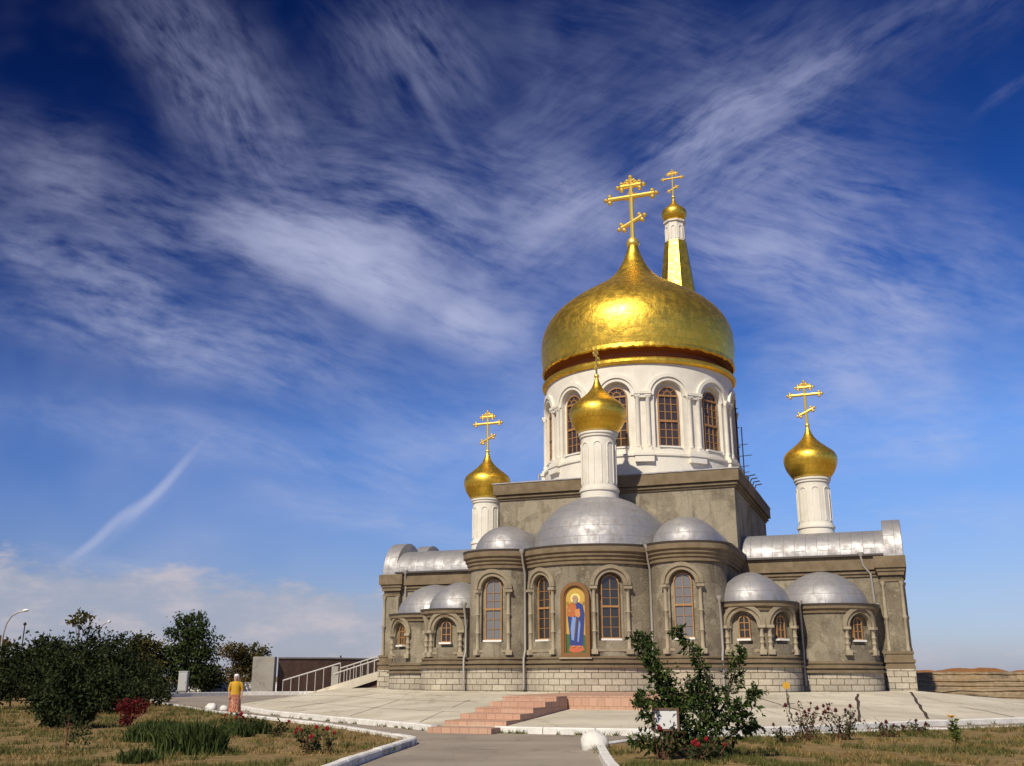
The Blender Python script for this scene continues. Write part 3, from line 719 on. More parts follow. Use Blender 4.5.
# wings
for s in (1, -1):
    dxw = .2 if s > 0 else 0
    def bx(a, b, *r_):
        a, b = (q + dxw if q > 12.5 else q for q in (a, b))
        return (min(s * a, s * b), max(s * a, s * b), *r_)
    mb = MB(); mb.box(*bx(5.5, 13.45, -6.2, .6, -.9, 6.0)); mb.build('wing_wall', M['stucco'], church, None)
    mb = MB(); mb.box(*bx(5.6, 13.0, -6.32, -6.15, -.9, .75)); mb.build('plinth', M['block'], church, None)
    mb = MB()
    for o_, za, zb_ in ((.08, 5.28, 5.42), (.16, 5.42, 5.55), (.26, 5.60, 6.25)): mb.box(*bx(5.7, 13.0, -6.2 - o_, -6.1, za, zb_))
    mb.build('cornice', M['moulding'], church, None)
    mb = MB(); mb.box(*bx(5.7, 13.2, -6.62, -6.1, 6.262, 6.36)); mb.build('gutter', M['gutter'], church, None)
    for vc, zt in ((-4.5, 1.42), (-1.1, 1.45)):
        mb = MB(); n = 18
        rings = [[(s * u_, vc + 1.9 * cos(pi * j / n), 6.3 + zt * sin(pi * j / n) ** .9) for j in range(n + 1)] for u_ in [5.9 + (.935 + dxw / 8) * q for q in range(9)]]
        rings = [r_ + [(r_[-1][0], r_[-1][1], 5.9), (r_[0][0], r_[0][1], 5.9)] for r_ in rings]
        mb.rings(rings); mb.build('barrel_roof', M['metal'], church, 40)
        # raised round gable at the wing's end
        mb = MB(); n = 24; hh = 1.95 if vc < -3 else 2.2
        rings = [[(s * (u_ + dxw), vc + 1.86 * q_ * cos(pi * j / n), 6.28 + hh * q_ * sin(pi * j / n)) for j in range(n + 1)] + [(s * (u_ + dxw), vc - 1.86 * q_, 6.20), (s * (u_ + dxw), vc + 1.86 * q_, 6.20)] for u_, q_ in ((13.25, .985), (13.27, 1.0), (14.1, 1.0), (14.13, .985))]
        mb.rings(rings); mb.build('round_gable', M['metal'], church, 40)
    # corner pier with colonnettes
    mb = MB(); mb.box(*bx(12.95, 13.95, -6.42, .7, .9, 5.3)); mb.build('pier', M['stucco'], church, None)
    mb = MB()
    for o_, za, zb_ in ((.05, 5.0, 5.12), (.0, 5.12, 5.3), (.10, 5.3, 5.5), (.16, 5.5, 5.66), (.24, 5.66, 6.22)):
        mb.box(*bx(12.95 - o_, 13.95 + o_, -6.42 - o_, .7 + o_, za, zb_))
    for o_, za, zb_ in ((.18, .90, 1.05), (.14, 1.05, 1.2), (.20, 1.2, 1.34), (.12, 1.34, 1.6), (.16, 1.6, 1.72)):
        mb.box(*bx(12.95 - o_, 13.95 + o_, -6.42 - o_, .7 + o_, za, zb_))
    mb.build('pier_moulding', M['moulding'], church, None)
    for cx_, cy_ in ((13.03, -6.46), (13.88, -6.46), (13.98, -5.6)):
        mb = MB(); mb.lathe([(.11, 1.72), (.11, 1.85), (.08, 1.9), (.08, 3.2), (.12, 3.26), (.12, 3.34), (.08, 3.4), (.075, 4.8), (.12, 4.9), (.12, 5.0)], s * (cx_ + dxw), cy_, 10); mb.build('column', M['trim'], church, 40)
    mb = MB(); mb.box(*bx(12.8, 14.1, -6.6, .8, -.9, .9)); mb.build('plinth', M['block'], church, None)
# nave behind and central block
mb = MB(); mb.box(-6.0, 6.0, 6.4, 13.0, -.9, 6.8); mb.build('nave_wall', M['stucco'], church, None)
mb = MB(); mb.rings([[(x, v_, z) for x, z in ((-6.3, 6.8), (6.3, 6.8), (0, 8.6))] for v_ in (6.5, 13.2)]); mb.build('nave_roof', M['metal'], church, None)
mb = MB(); mb.box(-6.5, 6.5, -7.15, 6.55, -.9, 10.3); mb.build('block_wall', M['stucco'], church, None)
mb = MB()
for o_, za, zb_ in ((.08, 10.0, 10.12), (.18, 10.12, 10.24), (.12, 10.24, 10.3), (.30, 10.3, 10.9)): mb.box(-6.5 - o_, 6.5 + o_, -7.15 - o_, 6.55 + o_, za, zb_)
mb.build('cornice', M['moulding'], church, None)
mb = MB(); mb.rings([[(a * q_, -.3 + b * q_ * 1.05, z_) for a, b in ((-1, -1), (1, -1), (1, 1), (-1, 1))] for q_, z_ in ((6.84, 10.902), (6.84, 10.97), (5.2, 11.2))]); mb.build('block_roof', M['metal'], church, None)
# drum
dr = MB(); dr.lathe([(5.88, 10.95), (5.88, 12.28), (5.96, 12.32), (5.96, 12.44), (5.76, 12.5), (5.76, 17.72)], n=96)
drum = dr.build('drum', M['white'], church, 25)
cuts = []
for k in range(-3, 5):
    a = R(30 * k); p = on_cyl(0, 0, 5.76, a); cuts.append(place_window('drum', 5.76, p, a))
carve(drum, cuts)
for k in range(-3, 5):
    a = R(30 * k + 15)
    c = MB(); c.box(-.46, .46, -.27, .2, 15.862, 16.02); c.box(-.40, .40, -.2, .2, 15.66, 15.858); c.bend(5.76)
    q = on_cyl(0, 0, 5.76, a); o = c.build('capital', M['white'], church, None); o.location = (q[0], q[1], 0); o.rotation_euler = (0, 0, a)
    c = MB(); c.box(-.50, .50, -.34, .2, 11.95, 12.3); c.box(-.56, .56, -.40, .2, 12.3, 12.46); c.box(-.48, .48, -.3, .2, 12.46, 12.62); c.bend(5.76)
    o = c.build('console', M['white'], church, None); o.location = (q[0], q[1], 0); o.rotation_euler = (0, 0, a)
mb = MB(); mb.lathe([(5.7, 17.7), (5.88, 17.72), (6.0, 17.84), (6.0, 17.98), (5.9, 18.08), (5.2, 18.12)], n=96); mb.build('gilded_cornice', M['gold'], church, 35)
def sm(prof, n=4):
    P = catmull([Vector(p) for p in prof], n); return [(max(p.x, .01), p.y) for p in P]
mb = MB(); mb.lathe([(5.28, 18.0), (5.22, 18.3), (5.28, 18.62)], n=96); mb.build('dome_neck', mat('dark_gold_reflection', (.16, .05, .025), .6), church, 30)  # red-brown colour paints in the dark reflection of the gilded underside
mb = MB(); n_ = 192; rr_ = random.Random(3); jz = [rr_.uniform(-.05, .05) for _ in range(n_)]
mb.rings([[(r_ * cos(2 * pi * j / n_), r_ * sin(2 * pi * j / n_), z_ + jz[j] * q_) for j in range(n_)] for r_, z_, q_ in ((5.88, 18.67, 1), (5.99, 18.74, 1.0), (5.97, 18.95, 0))], cap0=False, cap1=False); mb.build('dome_rim', M['gold'], church, 40)
mb = MB(); mb.lathe([(5.2, 18.6), (5.9, 18.73)], n=96, cap0=False, cap1=False); mb.build('soffit', bpy.data.materials['dark_gold_reflection'], church, None)  # soffit takes the same painted-in dark reflection instead of gold
MAIN = sm([(5.93, 18.8), (6.0, 19.4), (6.05, 20.3), (5.94, 21.2), (5.55, 22.05), (4.85, 22.85), (3.95, 23.55), (2.95, 24.2), (2.05, 24.78), (1.4, 25.35), (.95, 25.95), (.62, 26.6), (.38, 27.3), (.30, 27.62)])
mb = MB(); mb.lathe(MAIN, n=96); dome = mb.build('onion_dome', M['gold'], church, 50); dome['label'] = 'great gilded onion dome above the white drum'
def cross(name, par, h, loc, rz=0, fancy=True, m=None):
    """three-barred orthodox cross, height h, arms along x, foot at z=0"""
    mb = MB(); t = h * .032; b = h * .04
    def bar(x0, z0, x1, z1, w_=t): mb.tube([(x0, 0, z0), (x1, 0, z1)], w_, 8)
    def ball(x, z, r):
        n = 6; mb.lathe([(r * sin(pi * i / n) + .002, z - r * cos(pi * i / n)) for i in range(n + 1)], x, 0, 8)
    def tre(x, z, dx, dz):
        r = h * .033; ball(x + dx * r * 1.2, z + dz * r * 1.2, r)
        ball(x - dz * r * 1.5 - dx * r * .6, z + dx * r * 1.5 - dz * r * .6, r); ball(x + dz * r * 1.5 - dx * r * .6, z - dx * r * 1.5 - dz * r * .6, r)
    bar(0, 0, 0, h * .95)
    A = h * .33; za = h * .68
    bar(-A, za, A, za); B = h * .15; zb_ = h * .85; bar(-B, zb_, B, zb_)
    bar(-h * .155, h * .245, h * .155, h * .245 + h * .115) if False else bar(-h * .15, h * .28 - h * .07, h * .15, h * .28 + h * .07)
    tre(-A, za, -1, 0); tre(A, za, 1, 0); tre(0, h * .95, 0, 1)
    tre(-B, zb_, -1, 0); tre(B, zb_, 1, 0)
    l_ = hypot(.3, .14); tre(h * .15, h * .35, .3 / l_, .14 / l_); tre(-h * .15, h * .21, -.3 / l_, -.14 / l_)
    if fancy:
        for k in range(16):
            a = 2 * pi * (k + .5) / 16; rr = h * (.13 if k % 2 else .095)
            vs = [(rr * cos(a), 0, za + rr * sin(a))] + [(h * .03 * cos(a + s_), yy, za + h * .03 * sin(a + s_)) for s_, yy in ((.5, 0), (0, -b * .7), (-.5, 0), (0, b * .7))]
            mb.add(vs, [(0, 1, 2), (0, 2, 3), (0, 3, 4), (0, 4, 1)])
    for sx_ in (-1, 1):
        ball(sx_ * B * .5, h * .905, h * .028); ball(sx_ * A * .93, za, h * .034)
        bar(sx_ * B * .9, zb_ + h * .01, 0, h * .94, t * .45)
    o = mb.build(name, m or M['gold_cross'], par, 40); o.location = loc; o.rotation_euler = (0, 0, rz); return o
def finial(par, z, r, x=0, y=0):
    mb = MB(); mb.lathe([(r * .7, z - r * .9), (r, z - r * .45), (r * 1.1, z), (r * .8, z + r * .6), (r * .35, z + r * .9)], x, y, 16); return mb.build('finial', M['gold_cross'], par, 50)
finial(dome, 27.78, .40); c = cross('cross', dome, 4.65, (0, 0, 27.95), 0)
ONION = [(.98, 0), (1.12, .12), (1.38, .55), (1.50, 1.05), (1.38, 1.45), (.98, 1.8), (.60, 2.12), (.32, 2.45), (.16, 2.8), (.07, 3.1)]
def turret(u, v, z0, z1, zbase, ch, crz=0, sc=1.0, lab=None):
    t = MB()
    t.lathe([(.98, zbase), (.98, z0 - .12), (1.04, z0 - .1), (1.04, z0), (.98, z0 + .03), (.98, z0 + .1), (.91, z0 + .14), (.90, z1 - .32), (.97, z1 - .28), (.97, z1 - .2), (1.03, z1 - .14), (1.03, z1 - .04), (.9, z1)], u, v, 40)
    for k in range(8):   # raised blind arcade round the shaft
        a = 2 * pi * k / 8 + .2; q = MB(); zl, zt = z0 + .3, z1 - .78
        q.arch_band(.17, .215, -.04, .02, zt, n=8); q.box(-.215, -.17, -.04, .02, zl, zt); q.box(.17, .215, -.04, .02, zl, zt); q.bend(.9).xf((u + .9 * sin(a), v - .9 * cos(a), 0), a)
        t.add(q.v, q.f)
    o = t.build('turret', M['white'], church, 35)
    if lab: o['label'] = lab
    b = MB(); b.lathe([(r * sc + (1 - sc) * .3 * 0, z1 - .01 + z * sc) for r, z in sm(ONION, 3)], u, v, 48); d_ = b.build('onion_dome', M['gold_small'], o, 50)
    mb = MB(); mb.lathe([(.95, z1 - .05), (1.05, z1 - .02), (1.07, z1 + .06), (.9, z1 + .12)], u, v, 40); mb.build('gilded_ring', M['gold_cross'], o, 40)
    zt = z1 + 3.1 * sc
    finial(o, zt + .05, .13, u, v)
    cross('cross', o, ch, (u, v, zt + .1), crz, False); return o
turret(9.985, -.36, 8.62, 11.4, 6.2, 2.62, lab='white turret on the right wing')
turret(-9.985, -.36, 8.62, 11.4, 6.2, 2.62, lab='white turret on the left wing')
turret(0, -9.72, 9.75, 12.78, 8.2, 1.55, pi / 2, lab='white turret on the central half dome')
# bell tower behind: octagonal body, gilded tent roof, white lantern, onion
BV = 15.46
mb = MB(); mb.lathe([(3.3, -.9), (3.3, 12.5), (3.5, 12.7), (3.5, 13.1), (3.0, 13.2), (3.0, 21.0), (3.25, 21.2), (3.25, 21.7), (2.6, 21.8)], 0, BV, 8, ph=R(22.5)); bell = mb.build('bell_tower', M['white'], church, None)
mb = MB()
mb.lathe([(2.45, 21.78), (.90, 34.32)], 0, BV, 8, ph=R(22.5)); mb.build('tent_roof', M['gold'], bell, None)
mb = MB(); mb.lathe([(.80, 34.3), (.80, 35.95), (.92, 36.02), (.92, 36.15), (.8, 36.2)], 0, BV, 8, ph=R(22.5))
for k in range(8):
    a = 2 * pi * k / 8; q = MB(); q.arch_band(.13, .2, -.05, .02, 35.45, n=8); q.box(-.2, -.13, -.05, .02, 34.5, 35.45); q.box(.13, .2, -.05, .02, 34.5, 35.45); q.xf((.74 * sin(a), BV - .74 * cos(a), 0), a); mb.add(q.v, q.f)
mb.build('lantern', M['white'], bell, None)
mb = MB(); mb.lathe([(r * .68, 36.15 + z * .72) for r, z in sm(ONION, 3)], 0, BV, 40); mb.build('onion_dome', M['gold_small'], bell, 50)
finial(bell, 38.45, .15, 0, BV); cross('cross', bell, 2.45, (0, BV, 38.5), 0, False)
# downpipes
def pipe(pts, r=.055):
    mb = MB(); mb.tube(pts, r, 8); mb.lathe([(r * .9, pts[0][2] - .02), (.14, pts[0][2] + .16), (.14, pts[0][2] + .24), (.05, pts[0][2] + .24)], pts[0][0], pts[0][1], 10); return mb.build('downpipe', M['pipe'], church, 40)
def wallpipe(u, v, top, bot=.0, push=.3):
    pipe([(u, v - push - .12, top), (u, v - push, top - .35), (u, v, top - .9), (u, v, 1.75), (u, v - .22, 1.4), (u, v - .22, bot)])
wallpipe(-3.18, -12.32, 6.3); wallpipe(2.95, -11.85, 6.3, push=.42)
wallpipe(-6.42, -12.0, 3.85, push=.14); wallpipe(6.2, -12.05, 3.85, .15, push=.14); wallpipe(9.48, -9.2, 3.75, .15, push=.14)
pipe([(12.35, -6.55, 6.2), (12.42, -6.5, 5.8), (12.72, -6.35, 5.4), (12.78, -6.34, 4.0)])
pipe([(12.9, -6.9, 3.7), (12.72, -6.75, 3.4), (12.66, -6.62, 3.1), (12.66, -6.62, 1.6), (12.72, -6.75, 1.3), (12.72, -6.75, .1)])
pipe([(-12.55, -6.55, 6.2), (-12.62, -6.4, 5.8), (-12.62, -6.34, 5.5), (-12.62, -6.34, 3.6)])
pipe([(-12.55, -6.95, 3.3), (-12.55, -6.8, 2.6), (-12.55, -6.75, .1)])
# icon on the apse
ic = thing('icon', 'tall arched icon of a haloed saint in blue robe on the apse wall', 'icon', tuple(cw(-.3, -9.6 - 3.75)), -TH)
mb = MB(); zs_, hw_ = 4.12, .70
mb.arch_band(.53, .70, -.16, .06, zs_, n=22); mb.box(-.70, -.53, -.16, .06, 1.52, zs_); mb.box(.53, .70, -.16, .06, 1.52, zs_); mb.box(-.70, .70, -.18, .06, 1.42, 1.60)
mb.arch_band(.47, .53, -.10, .03, zs_, n=22); mb.box(-.53, -.47, -.10, .03, 1.60, zs_); mb.box(.47, .53, -.10, .03, 1.60, zs_)
mb.build('frame', mat('dark_gilt_frame', (.20, .095, .03), .5), ic, None)
mb = MB(); mb.box(-.78, .78, -.2, .05, 1.34, 1.415); mb.build('ledge', M['trim'], ic, None)
mb = MB(); mats = [M[k] for k in ('i_gold', 'i_halo', 'i_green', 'i_blue', 'i_light', 'i_orange', 'i_skin', 'i_red', 'i_grey', 'i_book', 'i_ink')]
mb.prism(arch_outline(.50, 1.6, zs_), -.03, .02, 0)
lay = [0]
def flat(pts, mi):
    lay[0] += 1; y = -.03 - .003 * lay[0]; mb.prism(pts, y, y + .0028, mi)
def disc(x, z, r, mi, sz=1.0, n=20): flat([(x + r * cos(2 * pi * i / n), z + r * sz * sin(2 * pi * i / n)) for i in range(n)], mi)
flat([(-.49, 1.61), (.49, 1.61), (.49, 2.38), (.2, 2.45), (-.15, 2.40), (-.49, 2.47)], 2)
disc(0, 4.06, .235, 1); _flat0, _disc0 = flat, disc
def flat(pts, mi): _flat0([(x * 1.18, z) for x, z in pts], mi)
def disc(x, z, r, mi, sz=1.0, n=20): _disc0(x * 1.18, z, r * 1.08, mi, sz, n)
flat([(-.30, 1.70), (-.12, 1.62), (.16, 1.64), (.34, 1.74), (.24, 2.02), (-.2, 2.05)], 7)
flat([(-.24, 1.93), (.28, 1.93), (.33, 2.6), (.37, 3.35), (.30, 3.78), (.10, 3.90), (-.10, 3.90), (-.28, 3.70), (-.33, 3.2), (-.27, 2.6)], 3)
flat([(-.36, 3.28), (-.10, 3.2), (.05, 3.35), (.02, 3.86), (-.10, 3.92), (-.25, 3.82), (-.36, 3.62)], 5)
flat([(-.18, 2.2), (-.08, 2.15), (-.02, 2.8), (.02, 3.2), (-.14, 3.22), (-.21, 2.7)], 4)
flat([(.06, 2.1), (.12, 2.1), (.20, 2.9), (.14, 3.1), (.09, 2.6)], 4); flat([(-.05, 2.25), (-.02, 2.25), (.08, 3.1), (.03, 3.2)], 10)
flat([(.0, 3.22), (.2, 3.28), (.17, 3.60), (-.02, 3.55)], 9); disc(.1, 3.24, .05, 6); disc(-.2, 3.5, .05, 6); disc(-.08, 1.9, .06, 6, .6); disc(.12, 1.88, .06, 6, .6)
flat([(-.07, 3.82), (.07, 3.82), (.06, 3.98), (-.06, 3.98)], 6); disc(0, 4.06, .115, 8, 1.2); disc(0, 4.05, .09, 6, 1.25); flat([(-.07, 3.97), (.07, 3.97), (.03, 3.83), (-.03, 3.83)], 8)
for x in (-.035, .035): disc(x, 4.07, .014, 10)
for x in (-.36, .30):
    for z in (3.86, 3.80):
        flat([(x, z), (x + .10, z), (x + .10, z + .03), (x, z + .03)], 10)
mb.build('painted_panel', mats, ic, None)
# roof furniture beside the drum
q = cw(5.95, -1.0, 11.1)
ld = thing('ladder', 'dark iron ladder hanging down the right side of the white drum', 'ladder', tuple(cw(5.68, .8, 11.05)), -TH)
for s in (-.18, .18):
    mb = MB(); mb.tube([(0.12, s, 0), (.12, s, 6.0)], .03, 6); mb.build('stile', M['iron'], ld)
for k in range(15):
    mb = MB(); mb.tube([(.12, -.18, .3 + k * .4), (.12, .18, .3 + k * .4)], .02, 5); 
    mb.tube([(.12, -.18, .3 + k * .4), (.30 if k % 3 == 0 else .16, -.18, .34 + k * .4)], .025, 5); mb.build('rung', M['iron'], ld)
an = thing('antenna_mast', 'dark thin antenna mast with crossbars on the block roof edge', 'antenna', tuple(cw(6.5, -2.6, 10.97)), -TH)
mb = MB(); mb.tube([(0, 0, 0), (0, 0, 3.25)], .035, 6); mb.build('mast', M['iron'], an)
for z, a, b in ((2.2, -.4, .3), (1.55, -.45, .5), (.95, -.4, .3), (.6, -.3, .3)):
    mb = MB(); mb.tube([(a, 0, z), (b, 0, z + .04)], .022, 5); mb.build('crossbar', M['iron'], an)
mb = MB(); mb.box(-.35, .2, -.3, .3, 0, .4); mb.build('base', M['iron'], an, None)
for k in range(4):
    sp = thing('roof_bracket', 'short dark iron bracket on the right eave of the central block', 'bracket', tuple(cw(6.82, -3.2 + k * 1.0, 10.97)), -TH, 'brackets along the block roof edge')
    mb = MB(); mb.tube([(-.1, 0, 0), (0, 0, .3), (.34, 0, .34)], .035, 6); mb.build('arm', M['iron'], sp)
mb = MB(); mb.lathe([(.06, 0), (.06, .75), (.02, .78)], n=8); o = mb.build('roof_vent', M['pipe']); o.location = cw(-2.15 - 3.6 + 4.0 - 2.4, -6.4, 10.9); tag(o, 'short metal vent pipe left of the drum on the block roof', 'vent')
o.location = cw(-4.6, -5.9, 10.9)

# ================================================================== steps, ramp, rails, walls
st = thing('brick_steps', 'long red tiled steps rising from the road to the apse landing', 'steps', tuple(cw(1.2, -22.3, -1.07)), -TH)
n = 6; V0, V1 = -30.0, -22.4; ZT = .95
for k in range(n):
    v0 = V0 + (V1 - V0) * k / n; z1 = .16 + (ZT - .16) * k / (n - 1) if k < n else ZT
    mb = MB(); y0 = v0 + 22.3; y1 = (V1 + 22.3 + .0) if k == 0 else y1
    lo_ = -.1 if k == 0 else (.16 + (ZT - .16) * (k - 1) / (n - 1)) - .0
    mb.box(-1.22 + .003 * k, .86 - .003 * k, y0, V0 + (V1 - V0) * (k + 1) / n + 22.3 - .003, -.1, z1); mb.build('step', M['brickred'], st, None)
mb = MB(); mb.box(-1.52, 4.6, .0, 9.2, -.1, ZT + .004); mb.build('landing', M['brickred'], st, None)
rp = thing('concrete_ramp', 'pale concrete ramp climbing to the left wing of the church', 'ramp', tuple(cw(-14.6, -5.0, 0)), -TH)
mb = MB(); rings = []
for t, x, zt, zb_ in ((0, 0.3, 1.02, .55), (.5, -3.4, .02, -.5), (1, -6.9, -.95, -1.05)): rings.append([(x, 0, zb_), (x, 2.2, zb_), (x, 2.2, zt), (x, 0, zt)])
mb.rings(rings); mb.build('slab', M['concrete'], rp, None)
mb = MB(); mb.rings([[(x, .25, -1.1), (x, 2.0, -1.1), (x, 2.0, zt), (x, .25, zt)] for x, zt in ((.3, .552), (-3.4, -.497), (-5.0, -.85))]); mb.build('base', M['darkwall'], rp, None)
def railing(name, label, p0, p1, nposts, hgt, solid_end=False, mid=False):
    p0, p1 = cw(*p0), cw(*p1)
    r_ = thing(name, label, 'railing', tuple(p0)); d = p1 - p0
    mb = MB(); mb.tube([(0, 0, hgt), tuple(d + Vector((0, 0, hgt)))], .04, 8); mb.build('handrail', M['rail'], r_)
    if mid:
        mb = MB(); mb.tube([(0, 0, hgt * .55), tuple(d + Vector((0, 0, hgt * .55)))], .035, 8); mb.build('mid_rail', M['rail'], r_)
    for k in range(nposts):
        q = d * (k / (nposts - 1)); mb = MB(); mb.tube([tuple(q + Vector((0, 0, -.1))), tuple(q + Vector((0, 0, hgt)))], .02, 6); mb.build('post', M['rail'], r_)
    if solid_end:
        mb = MB(); e = d.normalized(); q = d - e * .35
        mb.box(q.x - .18, q.x + .18, q.y - .06, q.y + .06, q.z - .2, q.z + hgt - .1); mb.build('end_panel', M['concrete_raw'], r_, None)
    return r_
railing('ramp_railing', 'white railing with upright posts along the lower half of the ramp', (-21.4, -4.85, -.82), (-17.5, -4.85, .18), 8, 1.15, True)
railing('ramp_railing', 'low white railing on the upper half of the ramp near the wing', (-18.0, -4.9, .05), (-14.8, -4.9, .95), 9, .62)
railing('ramp_railing', 'thin railing on the far side of the ramp meeting the wing wall', (-18.6, -2.9, .0), (-14.9, -2.9, 1.0), 9, 1.05)
gp = thing('concrete_pillar', 'broad pale grey concrete pillar standing left of the ramp', 'pillar', (-23.4, 98, 0))
mb = MB(); mb.rings([[(x, y, z) for x, y in ((-1.02 + i_, -.5 + i_), (1.02 - i_, -.5 + i_), (1.02 - i_, .5 - i_), (-1.02 + i_, .5 - i_))] for z, i_ in ((-.1, 0), (3.36, 0), (3.42, .05))]); mb.build('shaft', M['concrete_raw'], gp, None)
mb = MB(); mb.box(-1.1, 1.1, -.58, .58, -.1, .22); mb.build('footing', M['concrete_raw'], gp, None)
dw = thing('boundary_wall', 'dark brown masonry wall running behind the ramp railing', 'wall', (-22.2, 98.3, 0))
mb = MB(); mb.rings([[(x, y, -.1), (x, y + .5, -.1), (x, y + .5, z), (x, y, z)] for x, y, z in ((0, 0, 3.25), (4, 4, 3.3), (9, 9.5, 3.3), (14, 15, 3.2))]); mb.build('masonry', M['darkwall'], dw, None)
mb = MB(); mb.rings([[(x, y - .08, z), (x, y + .58, z), (x, y + .58, z + .13), (x, y - .08, z + .13)] for x, y, z in ((0, 0, 3.252), (4, 4, 3.302), (9, 9.5, 3.302), (14, 15, 3.202))]); mb.build('coping', M['concrete_raw'], dw, None)
lw = MB(); lw.box(-44, -24.6, 111, 111.3, -.05, .95); lw.box(-44.05, -24.55, 110.95, 111.35, .95, 1.02); o = lw.build('low_wall', M['kerb'], None, None); tag(o, 'long low white wall behind the woman and beneath the trees', 'wall')
cb = thing('utility_cabinet', 'tall grey metal utility cabinet on a stub beside the road bend', 'cabinet', (-31.9, 101, 0))
mb = MB(); mb.rings([[(sx * (.42 - i_), sy * (.3 - i_), z) for sx, sy in ((-1, -1), (1, -1), (1, 1), (-1, 1))] for z, i_ in ((.25, 0), (2.0, 0), (2.06, -.04), (2.1, -.04), (2.13, .0))]); mb.build('body', M['cabinet'], cb, None)
mb = MB(); mb.box(-.36, .36, -.325, -.302, .35, 1.9); mb.box(.24, .30, -.36, -.325, 1.0, 1.2); mb.build('door', M['cabinet'], cb, None)
mb = MB(); mb.box(-.3, .3, -.2, .2, -.1, .25); mb.build('base', M['concrete_raw'], cb, None)

# ================================================================== vegetation
def rvec(rnd): 
    while True:
        v = Vector((rnd.uniform(-1, 1), rnd.uniform(-1, 1), rnd.uniform(-1, 1)))
        if .05 < v.length < 1: return v
def leaf_at(mb, p, size, rnd, droop=0.0, asp=.5, dirn=None, fold=True):
    d = dirn if dirn is not None else rvec(rnd).normalized()
    d = (d + Vector((0, 0, -droop))).normalized()
    s_ = d.cross(rvec(rnd)); s_ = s_.normalized() if s_.length > 1e-3 else Vector((1, 0, 0))
    n_ = d.cross(s_); L_ = size * rnd.uniform(.7, 1.3); wv = s_ * L_ * asp * .5; up = n_ * L_ * .10
    a = p; b = p + d * L_ * .45 + wv + up; c_ = p + d * L_ - up; e = p + d * L_ * .45 - wv + up
    mb.add([a, b, c_, e], [(0, 1, 2), (0, 2, 3)])
def clump_cloud(mb, blobs, nclump, per, size, rnd, spread, droop=.2, asp=.55, shell=.45):
    wts = [b[1][0] * b[1][1] * b[1][2] for b in blobs]
    for _ in range(nclump):
        c_, r_ = rnd.choices(blobs, wts)[0]
        d = rvec(rnd).normalized(); t = shell + (1 - shell) * rnd.random() ** .6
        p = Vector(c_) + Vector((d.x * r_[0], d.y * r_[1], d.z * r_[2])) * t
        sp = spread * rnd.uniform(.6, 1.4)
        for _ in range(per):
            q = p + Vector((rnd.gauss(0, sp), rnd.gauss(0, sp), rnd.gauss(0, sp * .7)))
            if q.z > .05: leaf_at(mb, q, size, rnd, droop, asp)
def tree(name, label, loc, blobs, m, nclump, per, size, spread, trunk_h, trunk_r, seed, cat='tree', group=None, limbs=5, droop=.2, twigs=0, bark='bark', lean=(0, 0), shell=.45):
    rnd = random.Random(seed); t = thing(name, label, cat, loc, 0, group)
    mb = MB(); top_ = Vector((lean[0], lean[1], trunk_h))
    mb.tube([(0, 0, -.1), (lean[0] * .3, lean[1] * .3, trunk_h * .5), tuple(top_)], [trunk_r, trunk_r * .75, trunk_r * .4], 8)
    for i in range(limbs):
        c_, r_ = blobs[i % len(blobs)]; s_ = Vector((lean[0] * .3, lean[1] * .3, trunk_h * rnd.uniform(.35, .9)))
        e = Vector(c_) + Vector((rnd.uniform(-.6, .6) * r_[0], rnd.uniform(-.6, .6) * r_[1], rnd.uniform(-.2, .6) * r_[2]))
        mid = s_.lerp(e, .5) + Vector((0, 0, .1 * (e - s_).length)); mb.tube([tuple(s_), tuple(mid), tuple(e)], [trunk_r * .5, trunk_r * .3, trunk_r * .1], 6)
    mb.build('trunk', M[bark], t, 40)
    mb = MB(); clump_cloud(mb, blobs, nclump, per, size, rnd, spread, droop, shell=shell)
    for _ in range(twigs):   # loose sprays sticking out of the crown
        c_, r_ = rnd.choice(blobs); d = rvec(rnd); d.z = abs(d.z) * 1.2; d.normalize(); p = Vector(c_) + Vector((d.x * r_[0], d.y * r_[1], d.z * r_[2])) * .9
        L_ = rnd.uniform(.3, .9) * min(r_) * .8
        for k in range(12): leaf_at(mb, p + d * L_ * k / 12 + rvec(rnd) * spread * .25, size, rnd, droop)
    mb.build('crown', M[m], t, None, fix=False)
    return t
